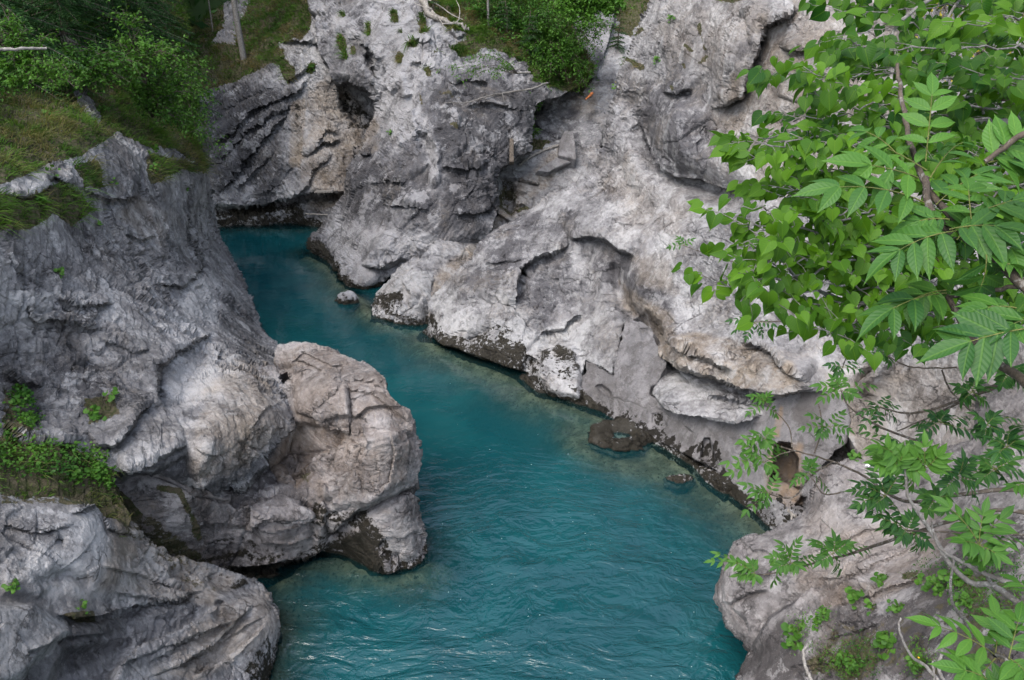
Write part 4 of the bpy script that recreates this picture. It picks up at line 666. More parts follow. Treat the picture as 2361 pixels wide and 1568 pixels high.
# ================================================================ plants
def leaf_material(name, c1, c2, gloss=0.35, trans=0.35, vein=9.0, veinamt=0.5):
    """c1/c2: the two greens a leaf's tint runs between; UV: x across the midrib, y along it"""
    b = NB(name)
    at = b.n('ShaderNodeAttribute', attribute_name='tint'); sp = b.n('ShaderNodeSeparateColor'); b.l(at.outputs['Color'], sp.inputs[0])
    c = b.mix(sp.outputs[0], c1, c2)
    c = b.mix(sp.outputs[1], c, (0.19, 0.145, 0.075))
    nrm = None
    if vein:
        uv = b.n('ShaderNodeUVMap'); s2 = b.n('ShaderNodeSeparateXYZ'); b.l(uv.outputs[0], s2.inputs[0])
        ax = b.math('ABSOLUTE', s2.outputs[0])
        ph = b.math('MULTIPLY', b.math('SUBTRACT', s2.outputs[1], b.math('MULTIPLY', ax, 0.55)), vein)
        fr = b.math('ABSOLUTE', b.math('SUBTRACT', b.math('FRACT', ph), 0.5))
        vv_ = b.ramp(fr, 0.40, 0.50); mid = b.ramp(ax, 0.055, 0.02)
        v = b.math('MAXIMUM', b.math('MULTIPLY', vv_, 0.55), mid)
        c = b.mix(b.math('MULTIPLY', v, veinamt), c, (c2[0] * 1.9, c2[1] * 1.5, c2[2] * 1.6))
        nrm = b.bump(b.math('ADD', fr, b.math('MULTIPLY', mid, -.6)), 0.003, 0.5)
    p = b.principled(c, 0.5, nrm, gloss)
    t = b.n('ShaderNodeBsdfTranslucent'); tcx = b.mult(c, (1.0, 1.0, 0.5)); b.l(tcx, t.inputs[0])
    m = b.n('ShaderNodeMixShader'); m.inputs[0].default_value = trans; b.l(p.outputs[0], m.inputs[1]); b.l(t.outputs[0], m.inputs[2])
    return b.done(m.outputs[0])
def bark_material(name, a, c, scale=14, lich=0.4):
    b = NB(name); tc = b.n('ShaderNodeTexCoord').outputs['Object']
    col = b.mix(b.ramp(b.noise(tc, scale, 6, .7), .38, .62), a, c)
    col = b.mix(b.math('MULTIPLY', b.ramp(b.noise(tc, scale * 2.3, 4, .7), .55, .62), lich), col, (0.42, 0.42, 0.40))
    return b.done(b.principled(col, .85, b.bump(b.noise(b.mapping(tc, (0, 0, 0), (1, 1, .3)), scale * 1.5, 6, .7), .02), .2).outputs[0])
M_LIND = leaf_material('linden_leaf', (0.0164, 0.0754, 0.0082), (0.0984, 0.2255, 0.0115), 0.25, 0.48, 7, .3)
M_ASH = leaf_material('ash_leaf', (0.0164, 0.0697, 0.0180), (0.0697, 0.1804, 0.0213), 0.3, 0.32, 8, .3)
M_BUSH = leaf_material('bush_leaf', (0.022, 0.080, 0.012), (0.080, 0.190, 0.022), 0.2, 0.35, 0)
M_NEED = leaf_material('spruce_needles', (0.012, 0.042, 0.015), (0.045, 0.110, 0.028), 0.15, 0.15, 0)
M_GRASS = leaf_material('grass_blade', (0.032, 0.085, 0.014), (0.085, 0.185, 0.026), 0.1, 0.4, 0)
M_BARKG = bark_material('pale_bark', (0.20, 0.19, 0.175), (0.11, 0.10, 0.09))
M_BARKB = bark_material('brown_bark', (0.10, 0.08, 0.062), (0.055, 0.045, 0.036), 12, .25)
M_TWIG = bark_material('green_twig', (0.16, 0.17, 0.05), (0.10, 0.12, 0.035), 20, 0)
M_DEAD = bark_material('bleached_wood', (0.30, 0.28, 0.25), (0.17, 0.155, 0.14), 10, .2)
RS = np.random.RandomState(77); rnd = random.Random(77)
CAMP = np.array([0, 0, CAM_H])
def nrm_(v): v = np.asarray(v, float); return v / max(np.linalg.norm(v), 1e-9)

class Soup:
    """gathers vertices and quads (with uv and tint) that belong to ONE mesh"""
    def __init__(s): s.V = []; s.F = []; s.U = []; s.C = []; s.n = 0
    def add(s, V, F, U=None, C=None):
        V = np.asarray(V, float); s.V.append(V); s.F.append(np.asarray(F) + s.n); s.n += len(V)
        s.U.append(np.zeros((len(V), 2)) if U is None else np.asarray(U)); s.C.append(np.tile([.5, 0, 0, 1], (len(V), 1)) if C is None else np.asarray(C))
    def build(s, name, mat, parent=None, smooth_=True, origin=None):
        V = np.concatenate(s.V)
        if origin is not None: V = V - np.asarray(origin)
        return mesh_obj(name, V, np.concatenate(s.F), mat, parent, smooth_, np.concatenate(s.U), {'tint': np.concatenate(s.C)})
    def tube(s, pts, r0, r1, k=6, wob=0.0):
        pts = np.asarray(pts, float); n = len(pts); V = []; prev = None
        for i in range(n):
            d = nrm_(pts[min(i + 1, n - 1)] - pts[max(i - 1, 0)])
            a = prev if prev is not None else np.array([0.3, 0.2, 1.0])
            a = a - d * a.dot(d)
            if np.linalg.norm(a) < 1e-3: a = np.array([1., 0, 0]) - d * d[0]
            a = nrm_(a); prev = a; b = np.cross(d, a); r = r0 + (r1 - r0) * i / (n - 1)
            for j in range(k):
                q = 2 * math.pi * j / k; V.append(pts[i] + (a * math.cos(q) + b * math.sin(q)) * r * (1 + wob * math.sin(3 * q + i * 1.7)))
        F = [[i * k + j, i * k + (j + 1) % k, (i + 1) * k + (j + 1) % k, (i + 1) * k + j] for i in range(n - 1) for j in range(k)]
        m = len(V); V.append(pts[0]); V.append(pts[-1])
        for j in range(k): F.append([m, (j + 1) % k, j, m]); F.append([m + 1, (n - 1) * k + j, (n - 1) * k + (j + 1) % k, m + 1])
        F = [f if f[0] != f[3] else [f[0], f[1], f[2], f[2]] for f in F]
        F4 = [f for f in F if f[2] != f[3]]
        s.add(V, F4)
def bez(pts, n=14, wig=0.0):
    """smooth curve through points"""
    P = np.asarray(pts, float); m = len(P); out = []
    t = np.linspace(0, m - 1, n)
    Q = np.vstack([2 * P[0] - P[1], P, 2 * P[-1] - P[-2]])
    for x in t:
        i = min(int(x), m - 2); f = x - i; a, b, c, d = Q[i:i + 4]
        out.append(0.5 * (2 * b + (c - a) * f + (2 * a - 5 * b + 4 * c - d) * f * f + (3 * b - a - 3 * c + d) * f ** 3))
    out = np.array(out)
    if wig: out[1:-1] += RS.normal(size=(n - 2, 3)) * wig
    return out
def leaf_grid(profile, nx, fold, droop, ripple=0.0, heart=0.0):
    ys = [p[0] for p in profile]; V = []; U = []
    for y, w_ in profile:
        for j in range(nx):
            x = -1 + 2 * j / (nx - 1)
            yy = y - heart * (1 - abs(x)) * -1 * max(0, 1 - y / 0.25) - heart * abs(x) * max(0, 1 - y / .25)
            z = fold * abs(x) * w_ - droop * y * y + ripple * math.sin(y * 50) * abs(x)
            V.append((x * w_, yy, z)); U.append((x * w_ / 0.5, y))
    n = len(profile); F = [[i * nx + j, i * nx + j + 1, (i + 1) * nx + j + 1, (i + 1) * nx + j] for i in range(n - 1) for j in range(nx - 1)]
    return np.array(V), np.array(F), np.array(U)
LINDEN = leaf_grid([(0, .20), (.06, .38), (.2, .49), (.35, .50), (.5, .44), (.65, .33), (.78, .21), (.88, .10), (.95, .035), (1.08, .003)], 5, 0.34, 0.22, 0.012, 0.10)
ASHL = leaf_grid([(0, .012), (.10, .085), (.25, .155), (.42, .185), (.58, .175), (.73, .13), (.86, .065), (.94, .028), (1.04, .003)], 3, 0.30, 0.20)
ROUND = leaf_grid([(0, .25), (.08, .44), (.25, .56), (.45, .58), (.62, .52), (.78, .38), (.9, .2), (.96, .02)], 5, -0.12, 0.10, 0.01, 0.14)
SMALL = leaf_grid([(0, .03), (.3, .26), (.6, .24), (1, .01)], 3, 0.25, 0.15)
def put_leaf(soup, tmpl, base, d, n, size, tint, brown=0.0, wscale=1.0):
    """d = direction of the midrib, n = the side the upper face looks to"""
    V, F, U = tmpl; d = nrm_(d); n = nrm_(n - d * np.dot(n, d)); x = np.cross(d, n)
    k1, k2, k3 = RS.uniform(-.35, .45), RS.uniform(-.35, .35), RS.uniform(-.15, .25)
    zz = V[:, 2:3] * RS.uniform(.4, 1.5) + k1 * V[:, :1] ** 2 + k2 * V[:, :1] * V[:, 1:2] - k3 * V[:, 1:2] ** 2
    W_ = base + ((V[:, :1] + k2 * .25 * V[:, 1:2] ** 2) * wscale * x + V[:, 1:2] * d + zz * n) * size
    c = np.tile([tint, brown, 0, 1], (len(V), 1)); soup.add(W_, F, U, c)
def compound(soup, stems, base, tip, pairs, ll, nface, tint=0.5, droop=0.10, spread=62, sr=0.0018, k=1.0):
    """a feathered ash leaf: a stalk with pairs of leaflets and one at the tip"""
    base = np.asarray(base, float); tip = np.asarray(tip, float); L = np.linalg.norm(tip - base); d = nrm_(tip - base)
    n = nrm_(nface - d * np.dot(nface, d)); x = np.cross(d, n)
    bow = RS.uniform(-.1, .1)
    def at(s): return base + d * L * s + n * (droop * L * 4 * s * (1 - s)) + x * bow * L * 4 * s * (1 - s) * .6
    rl = 1 - 0.9 * ll / max(L, 1e-6) if ll < 0.6 * L else 0.55
    pts = [at(s * rl) for s in np.linspace(0, 1, 7)]
    stems.tube(pts, sr * 1.3, sr * .6, 4)
    a = math.radians(spread)
    for i in range(pairs):
        s = rl * (0.25 + 0.72 * i / max(pairs - 1, 1)); p = at(s); dd = nrm_(at(s + .03) - at(s - .03))
        size = ll * (0.78 + 0.3 * math.sin(math.pi * (i + .7) / pairs)) * RS.uniform(.88, 1.1)
        aa = a * (1 - 0.28 * i / pairs)
        for sg in (-1, 1):
            q = aa * RS.uniform(.9, 1.12)
            ld = dd * math.cos(q) + x * sg * math.sin(q) - n * RS.uniform(-.05, .3)
            put_leaf(soup, ASHL, p, ld, n + x * sg * RS.uniform(-.35, .15) + RS.normal(size=3) * .12, size, np.clip(tint + RS.uniform(-.22, .22), 0, 1), wscale=k * RS.uniform(.9, 1.15))
    put_leaf(soup, ASHL, at(rl), at(rl + .03) - at(rl - .03), n + RS.normal(size=3) * .1, ll * 1.1, np.clip(tint + RS.uniform(-.15, .15), 0, 1), wscale=k)
UPV = np.array([0, 0, 1.])
def facing(p, up=0.6, jit=0.25):
    return nrm_(nrm_(CAMP - np.asarray(p)) * (1 - up) + UPV * up + RS.normal(size=3) * jit)

# ---------------------------------------------------------------- grass on the ledges and slopes
def grass_on(o, density, length, label, cat='grass', name='grass', wid=0.012, straw=0.35, maxn=60000):
    m = MASS[o.name]; g = m['grass'] > 0.45
    P, N, A = m['p'][g], m['n'][g], m['area'][g]
    if len(P) == 0: return
    # thin patches where the soil shows
    keep = smooth(-0.45, 0.15, fbm(P / 0.9, 3, 401)) + .25
    k = RS.poisson(A * density * keep * np.clip(1, 0, 1)); tot = k.sum()
    if tot > maxn: k = RS.poisson(A * density * keep * maxn / tot)
    i = np.repeat(np.arange(len(P)), k); n = len(i)
    p = P[i] + RS.normal(size=(n, 3)) * 0.04; nn = N[i]
    tuft = perlin(p / 0.4, 9); tuft2 = perlin(p / 0.4 + 50, 9)
    up = nn * 0.55 + UPV * 0.5 + np.stack([tuft, tuft2, tuft * 0], -1) * 0.9 + RS.normal(size=(n, 3)) * 0.3
    up /= np.linalg.norm(up, axis=1)[:, None]
    L = length * RS.uniform(.45, 1.25, n) * (0.30 + 1.1 * smooth(-.35, .45, fbm(p / 0.55, 2, 77)))
    L = L * np.clip(np.linalg.norm(p - np.array([0, 0, 14.]), axis=1) / 25., .45, 1.05)
    out = nn * np.array([1, 1, 0.2]); out /= np.maximum(np.linalg.norm(out, axis=1), .05)[:, None]
    side = np.cross(up, RS.normal(size=(n, 3))); side /= np.linalg.norm(side, axis=1)[:, None]
    w_ = wid * RS.uniform(.6, 1.3, n)
    V = np.zeros((n, 6, 3)); base = p - nn * 0.03
    sag = (out * 0.35 + np.array([0, 0, -.75]))
    for r, (s, ws) in enumerate(((0, 1.0), (.5, .8), (1.0, .12))):
        c = base + up * (L * s)[:, None] + sag * (L * s * s * RS.uniform(.5, 1.1, n))[:, None]
        V[:, r * 2] = c - side * (w_ * ws)[:, None]; V[:, r * 2 + 1] = c + side * (w_ * ws)[:, None]
    F = np.array([[0, 1, 3, 2], [2, 3, 5, 4]]); F = (F[None] + (np.arange(n) * 6)[:, None, None]).reshape(-1, 4)
    patch = smooth(-0.30, 0.30, fbm(p / 1.6, 3, 55)); tint = np.clip(patch + RS.uniform(-.3, .3, n), 0, 1)
    br = np.clip(smooth(0.12, -0.22, fbm(p / 1.3 + 20, 4, 58)) * straw * 1.7 + RS.uniform(-.25, .25, n), 0, .9)
    C = np.zeros((n, 6, 4)); C[..., 0] = tint[:, None]; C[..., 1] = br[:, None]; C[..., 3] = 1
    g_ = mesh_obj(name, V.reshape(-1, 3), F, M_GRASS, uv=np.zeros((n * 6, 2)), cols={'tint': C.reshape(-1, 4)})
    return tag(g_, label, cat, kind='stuff')
grass_on(LEFT, 230, 0.42, 'green and straw coloured grass covering the left slope and the ledges of the left wall', maxn=110000, wid=.010)
grass_on(BACK, 130, 0.42, 'grass and dry tufts on the slope above the far rock wall', wid=0.018, straw=.5)
grass_on(MID, 500, 0.42, 'grass tufts on top of the dark middle buttress', wid=0.016, straw=.4, maxn=90000)
grass_on(GUL, 90, 0.30, 'grass round the head of the gully', wid=0.016)
grass_on(RIGHT, 200, 0.24, 'dry grass tufts on the edge of the big pale right wall', straw=.6)
grass_on(NEAR, 420, 0.15, 'thin grass among the herbs on the near right rock', straw=.4, wid=.006)
grass_on(PROM, 300, 0.16, 'short grass hanging below the left ledge', straw=.2)

# ---------------------------------------------------------------- low leafy ground cover on the wooded slope
def leafy_cover(o, poly, n, size, name, label, cat, mat=M_BUSH, h=0.3, tmpl=SMALL, seed=1, tint=(.1, .9)):
    m = MASS[o.name]; pts = np.array(poly, float)
    a = pts; c = np.roll(pts, -1, 0); U, V = m['u'], m['v']; I = np.zeros(len(U), bool)
    for (x0, y0), (x1, y1) in zip(a, c):
        I ^= ((y0 <= V) != (y1 <= V)) & (U < x0 + (V - y0) / ((y1 - y0) or 1e-9) * (x1 - x0))
    P, N = m['p'][I], m['n'][I]
    if len(P) == 0: return
    rs = np.random.RandomState(seed); i = rs.randint(0, len(P), n); q = P[i]
    keep = fbm(q / 1.1, 3, seed + 5) > -0.08; i = i[keep]; q = P[i]; n_ = len(i)
    q = q + N[i] * (rs.rand(n_, 1) ** .7) * h + np.array([0, 0, 1]) * rs.rand(n_, 1) * h * .8 + rs.normal(size=(n_, 3)) * .05
    Vt, Ft, Ut = tmpl; s = size * rs.uniform(.6, 1.3, n_)
    d = rs.normal(size=(n_, 3)); d[:, 2] -= .3; d /= np.linalg.norm(d, axis=1)[:, None]
    nn = N[i] * .5 + np.array([0, 0, 1.]) + rs.normal(size=(n_, 3)) * .35; nn -= d * (nn * d).sum(1)[:, None]; nn /= np.linalg.norm(nn, axis=1)[:, None]
    x = np.cross(d, nn)
    W_ = q[:, None] + (Vt[None, :, :1] * x[:, None] + Vt[None, :, 1:2] * d[:, None] + Vt[None, :, 2:3] * nn[:, None]) * s[:, None, None]
    F = (Ft[None] + (np.arange(n_) * len(Vt))[:, None, None]).reshape(-1, 4)
    t = np.clip(smooth(-.35, .35, fbm(q / .8, 3, seed + 9)) * (tint[1] - tint[0]) + tint[0] + rs.uniform(-.15, .15, n_), 0, 1)
    C = np.zeros((n_, len(Vt), 4)); C[..., 0] = t[:, None]; C[..., 3] = 1
    o2 = mesh_obj(name, W_.reshape(-1, 3), F, mat, uv=np.tile(Ut, (n_, 1)), cols={'tint': C.reshape(-1, 4)})
    return tag(o2, label, cat, kind='stuff')
leafy_cover(LEFT, [(-160,-160),(400,-160),(420,140),(440,300),(380,280),(300,150),(180,190),(60,230),(-160,330)], 26000, .10, 'undergrowth', 'dark leafy undergrowth below the spruces on the left slope', 'undergrowth', h=.5, seed=3, tint=(0, .7))
leafy_cover(LEFT, [(430,120),(480,160),(520,240),(480,340),(470,380),(430,340),(380,250)], 3500, .10, 'undergrowth', 'pale green leafy sprays at the edge of the left slope before the far wall', 'undergrowth', h=.9, seed=4, tint=(.4, 1))
leafy_cover(LEFT, Z(T1, [(-100,860),(150,880),(300,890),(340,960),(360,1010),(250,990),(0,960)]), 1500, .045, 'undergrowth', 'low round-leaved herbs on the left ledge', 'herbs', h=.10, tmpl=ROUND, seed=5, tint=(.1, .9))
leafy_cover(LEFT, Z(T1, [(0,700),(80,720),(120,800),(100,860),(0,860)]), 700, .05, 'undergrowth', 'sparse herbs on the rock above the left ledge', 'herbs', h=.12, tmpl=ROUND, seed=6)
leafy_cover(BACK, Z(R1, [(1600,0),(2050,0),(1900,200),(1750,330),(1600,400)]), 1500, .12, 'undergrowth', 'herbs among the grass above the far wall', 'herbs', h=.2, seed=7, tint=(.3,1))
leafy_cover(MID, Z(R2_, [(1000,-250),(2350,-250),(2150,100),(1900,200),(1650,280),(1500,200),(1200,100)]), 14000, .12, 'undergrowth', 'dense leafy undergrowth on top of the middle buttress', 'undergrowth', h=.6, seed=8, tint=(0, .8))
leafy_cover(GUL, Z(R2_, [(1700,-250),(2500,-250),(2300,250),(1950,250),(1850,500),(1650,600),(1600,300)]), 9000, .12, 'undergrowth', 'leafy undergrowth at the head of the gully', 'undergrowth', h=.6, seed=9, tint=(.1, .8))

leafy_cover(NEAR, Z(S5, [(750,1200),(1100,1050),(1150,1100),(950,1400),(760,1400)]), 520, .034, 'herbs', 'small herbs in the crack of the near right rock', 'herbs', h=.12, seed=11, tint=(.4, 1))
leafy_cover(NEAR, Z(S5, [(980,1350),(1400,1300),(1700,1300),(1900,1568),(1000,1568)]), 2000, .032, 'herbs', 'creeping herbs over the dark soil at the bottom edge', 'herbs', h=.10, seed=12, tint=(.2, 1))
leafy_cover(NEAR, Z(S5, [(1600,820),(1850,800),(2354,700),(2354,1300),(1700,1050)]), 2600, .034, 'herbs', 'herbs in the shade below the arching pale stems', 'herbs', h=.12, seed=13, tint=(.1, .8))
# ---------------------------------------------------------------- unseen rest of the forest, raised and shaped for what the water mirrors
def forest():
    az = np.radians(np.linspace(-85, 80, 260)); r0 = np.interp(np.degrees(az), [-85, -60, -35, -12, 0, 12, 30, 60, 80], [36, 36, 44, 68, 72, 66, 48, 38, 38])
    K = np.linspace(0, 1, 40); AZ, KK = np.meshgrid(az, K); R0 = np.meshgrid(r0, K)[0]
    R = R0 + KK * 12; Zz = 3 + KK * 50 + 0 * R
    P = np.stack([R * np.sin(AZ), R * np.cos(AZ), Zz], -1)
    d = fbm(P / 5., 4, 201) * 4 + fbm(P / np.array([1.6, 1.6, 3.5]), 3, 202) * 1.6
    P[..., 0] -= np.sin(AZ) * d; P[..., 1] -= np.cos(AZ) * d
    P[..., 2] += fbm(P / 6., 3, 203) * 7 * KK
    ii = np.arange(AZ.size).reshape(AZ.shape)
    F = np.stack([ii[:-1, :-1], ii[:-1, 1:], ii[1:, 1:], ii[1:, :-1]], -1).reshape(-1, 4)
    s = Soup(); s.add(P.reshape(-1, 3), F, None, np.tile([.15, 0.1, 0, 1], (P.size // 3, 1)))
    q = P.reshape(-1, 3); i = RS.randint(0, len(q), 30000); n = len(i); c = q[i] + RS.normal(size=(n, 3)) * .8
    a = RS.normal(size=(n, 3)); b_ = RS.normal(size=(n, 3)); a /= np.linalg.norm(a, axis=1)[:, None]; b_ -= a * (a * b_).sum(1)[:, None]; b_ /= np.linalg.norm(b_, axis=1)[:, None]
    z = RS.uniform(.25, .6, (n, 1)); V = np.stack([c - a * z, c - b_ * z * .4, c + a * z, c + b_ * z * .4], 1)
    C = np.zeros((n, 4, 4)); C[..., 0] = RS.uniform(0, 1, (n, 1)); C[..., 3] = 1
    s.add(V.reshape(-1, 3), (np.arange(n) * 4)[:, None] + np.arange(4), None, C.reshape(-1, 4))
    return tag(s.build('forest', M_NEED), 'unseen dark mountain forest behind the gorge, raised for the water to mirror', 'forest', kind='stuff')
forest()

# ---------------------------------------------------------------- spruces
def ground(o, u, v):
    m = MASS[o.name]; i = ((m['u'] - u) ** 2 + (m['v'] - v) ** 2).argmin(); return m['p'][i], m['n'][i]
def make_spruce(name, label, loc, height, first_branch, blen, seed, lean=(0, 0), r=0.13, dead=0.0, group=None, dens=1.0):
    rs = np.random.RandomState(seed); root = empty(name, loc); tag(root, label, 'tree', group)
    t = Soup(); top = np.array([lean[0], lean[1], height]); pts = bez([(0, 0, -.6), top * .35 + rs.normal(size=3) * .08, top * .7 + rs.normal(size=3) * .08, top], 14); t.tube(pts, r, r * .25, 8, .04)
    t.build('trunk', M_BARKB if not dead else M_BARKG, root)
    cr = Soup(); tw = Soup(); h = first_branch
    while h < height - .2:
        f = (h - first_branch) / max(height - first_branch, .1); n = int((4 + rs.randint(0, 3)) * dens)
        for _ in range(n):
            a = rs.uniform(0, 6.28); L = blen * (1 - f) ** .8 * rs.uniform(.6, 1.15) + .15
            o0 = top * (h / height); dr = np.array([math.cos(a), math.sin(a), 0.12 - .3 * (1 - f)])
            P = [o0 + dr * L * s + np.array([0, 0, -.22 * L * s * s]) for s in np.linspace(0, 1, 6)]
            tw.tube(P, .012 + .008 * L, .003, 3)
            m = int(L / .09)
            q0 = []; q1 = []; ww = []
            for j in range(m):
                s = (j + .5) / m; p = np.array(P[0]) + dr * L * s + np.array([0, 0, -.22 * L * s * s]); d = nrm_(dr + np.array([0, 0, -.44 * s]))
                sd_ = nrm_(np.cross(d, UPV))
                for sg in (-1, 1):
                    l = (.10 + .38 * (1 - s)) * L ** .5 * rs.uniform(.6, 1.2); e = nrm_(d * .75 + sd_ * sg * .9 + np.array([0, 0, -.25 + rs.uniform(-.15, .15)]))
                    q0.append(p); q1.append(p + e * l); ww.append(.02)
            if not q0: continue
            q0 = np.array(q0); q1 = np.array(q1); n1 = len(q0); e = q1 - q0
            V = []; C = []
            for c in range(5):      # needle fringe: five slim blades fanned along each twig
                f0, f1 = c / 5., (c + 1.6) / 5.
                side = np.cross(e, rs.normal(size=(n1, 3))); side /= np.linalg.norm(side, axis=1)[:, None]
                a0 = q0 + e * f0; a1 = q0 + e * min(f1, 1.05) + side * .045; wv = np.cross(e, side); wv /= np.linalg.norm(wv, axis=1)[:, None]; wv *= .016
                V.append(np.stack([a0 - wv, a0 + wv, a1 + wv * .3, a1 - wv * .3], 1)); C.append(np.clip(rs.uniform(0, .6, n1) + .35 * c / 5 + .2 * f, 0, 1))
            V = np.concatenate(V); C = np.concatenate(C); k = len(V); cc = np.zeros((k, 4, 4)); cc[..., 0] = C[:, None]; cc[..., 3] = 1
            cr.add(V.reshape(-1, 3), (np.arange(k) * 4)[:, None] + np.arange(4), None, cc.reshape(-1, 4))
        h += rs.uniform(.16, .34) / dens ** .5
    tw.build('branches', M_BARKB, root); cr.build('crown', M_NEED, root)
    return root
for k, (u, v, hh, fb, bl, ln, lab) in enumerate([
    (396, 268, 9, 1.0, 2.1, (-.9, .5), 'slim spruce leaning out of the left slope nearest the far wall'),
    (285, 165, 10, .7, 2.3, (.2, 0), 'dark spruce behind the weathered stump on the left slope'),
    (165, 150, 10, .2, 2.5, (0, .3), 'dense dark spruce in the middle of the left slope'),
    (30, 180, 11, .1, 2.4, (.3, 0), 'dark spruce at the left edge of the picture above the grass'),
    (235, 60, 11, .2, 2.4, (0, 0), 'deep green spruce at the back of the left slope'),
    (95, 90, 11, .3, 2.6, (0, 0), 'tall dark spruce behind the leftmost undergrowth'),
    (350, 60, 10, .6, 2.4, (.4, 0), 'spruce with layered branches at the top right of the left wood')]):
    p, n = ground(LEFT, u, v); make_spruce('spruce_tree', lab, tuple(p), hh, fb, bl, 300 + k, ln, group='spruces on the left slope')
p, n = ground(BACK, 562, 135)
make_spruce('pine_tree', 'tree with a tall bare grey trunk on the grass slope above the far wall', tuple(p), 15, 7.5, 3.2, 340, (-.35, 1.0), .19, 1)
p, n = ground(BACK, 491, 72)
make_spruce('pine_tree', 'thin pale dead trunk standing left of the thick grey trunk on the far slope', tuple(p), 9, 6.5, 1.0, 341, (0, .3), .05, 1)
p, n = ground(MID, 1124, 62)
make_spruce('pine_tree', 'thin straight trunk on top of the middle buttress', tuple(p), 10, 5.5, 1.6, 342, (-.05, .3), .07, 1)
for k, (o_, u, v, hh, bl, lab) in enumerate([(MID, 1165, 75, 1.9, .8, 'small green spruce to the left of the bushes on the middle buttress'), (MID, 1225, 130, 2.3, 1.0, 'small spruce hanging over the edge of the middle buttress'), (MID, 998, 30, 1.2, .45, 'tiny young spruce on the ridge of the pale pillar'),
    (GUL, 1268, 45, 5, 1.7, 'dark spruce behind the bushes at the head of the gully'), (GUL, 1425, 118, 1.6, .7, 'little spruce below the grey crag beside the right wall'), (GUL, 1180, -60, 8, 2.0, 'spruce standing at the top edge above the gully')]):
    p, n = ground(o_, u, v); make_spruce('spruce_tree', lab, tuple(p), hh, .1, bl, 350 + k, (0, -.1 * hh), .05, dens=1.0)

# ---------------------------------------------------------------- broadleaf bushes and trees
def make_bush(name, label, cat, base, tips, nleaf, size, seed, mat=M_BUSH, stem_r=.03, spread=.35, tint=(.1, .9), leaf=SMALL, parts=('stems', 'leaves')):
    """stems run from base to each tip; side twigs carry the leaves"""
    rs = np.random.RandomState(seed); base = np.asarray(base, float); root = empty(name, tuple(base)); tag(root, label, cat)
    st = Soup(); lf = Soup(); per = max(1, nleaf // len(tips)); AV = []; AN = []; AD = []; AS = []; AT = []
    for tp in tips:
        tp = np.asarray(tp, float); L = np.linalg.norm(tp - base); midp = (base + tp) / 2 + np.array([0, 0, .18 * L]) + rs.normal(size=3) * .06 * L
        P = bez([base, midp, tp], 9); st.tube(P - base, stem_r, stem_r * .2, 5)
        cnt = 0
        while cnt < per:
            s = rs.uniform(.35, 1.0); p = P[int(s * 8)]; d = nrm_(rs.normal(size=3) * [1, 1, .6] + (tp - base) / L * .7); l = spread * L ** .5 * rs.uniform(.4, 1.1)
            q = p + d * l + np.array([0, 0, -.12 * l]); st.tube([p - base, (p + q) / 2 - base + [0, 0, .03], q - base], .006, .002, 3)
            k = rs.randint(6, 13); tt = np.clip(rs.uniform(*tint) * .7 + .3 * s, 0, 1)
            for j in range(k):
                a = p + (q - p) * (.3 + .75 * j / k) + rs.normal(size=3) * size * .5
                put_leaf(lf, leaf, a - base, d * .5 + rs.normal(size=3) * [1, 1, .5] + [0, 0, -.2], UPV + rs.normal(size=3) * .45, size * rs.uniform(.7, 1.25), np.clip(tt + rs.uniform(-.15, .15), 0, 1))
            cnt += k
    st.build(parts[0], M_BARKB, root); lf.build(parts[1], mat, root)
    return root
def T(u, v, t): return place(u, v, t)
def Zt(o, pts, t): return [place(*Z(o, [p])[0][:2], (p[2] if len(p) > 2 else t)) for p in pts]
make_bush('bush', 'big leafy bush hanging over the gully beside the middle buttress', 'bush', Zt(R2_, [(1850,300)], 42.5)[0], Zt(R2_, [(1650,250),(1620,420),(1750,450),(1750,620),(1900,420),(2050,400),(2130,480),(2100,600),(1980,560),(1850,560),(1720,740),(1900,200),(1780,180),(2000,300),(1700,330),(1830,640)], 41), 5200, .13, 401)
make_bush('bush', 'bright leafy bush at the top edge between the gully and the right wall', 'bush', Zt(R3, [(300,60)], 40)[0], Zt(R3, [(60,100),(20,40),(150,30),(250,-30),(400,20),(480,60),(120,150),(200,200),(320,0),(50,-60),(420,90)], 38), 5200, .17, 402, tint=(.45, 1))
make_bush('bush', 'thin pale green sprays spread across the dark rock of the middle buttress', 'bush', Zt(R2_, [(1640,500)], 37.5)[0], Zt(R2_, [(1050,480),(1180,560),(1300,440),(1400,380),(1450,560),(1250,500),(1550,420),(1150,470)], 35.4), 900, .09, 403, spread=.2, stem_r=.015, tint=(.5, 1))
make_bush('bush', 'narrow leafy shrub in the crack below the hanging bush', 'bush', Zt(R2_, [(1745,700)], 41)[0], Zt(R2_, [(1700,760),(1740,800),(1770,740),(1700,640)], 40), 500, .11, 404)
make_bush('bush', 'small bright shrub in the crack left of the upper concrete block', 'bush', Zt(R2_, [(1740,930)], 41)[0], Zt(R2_, [(1735,840),(1760,880),(1720,910)], 40.4), 260, .10, 405, tint=(.5, 1))
make_bush('bush', 'leafy bush at the bottom edge of the spruce wood before the far wall', 'bush', Zt(R1, [(1180,600)], 33)[0], Zt(R1, [(1300,560),(1350,640),(1420,690),(1400,860),(1330,900),(1200,500),(1480,540),(1100,560),(1350,960),(1440,1000),(1250,700),(1300,780)], 31.5), 1900, .12, 406, spread=.6, tint=(.2, .9))
make_bush('bush', 'pale leafed young tree in front of the spruce wood', 'young tree', Zt(R1, [(980,560)], 27)[0], Zt(R1, [(820,60),(860,150),(940,200),(1000,330),(900,400),(830,280),(1080,300),(1120,360),(780,440),(960,420),(1200,380)], 26), 1500, .12, 407, spread=.6, tint=(.5, 1))
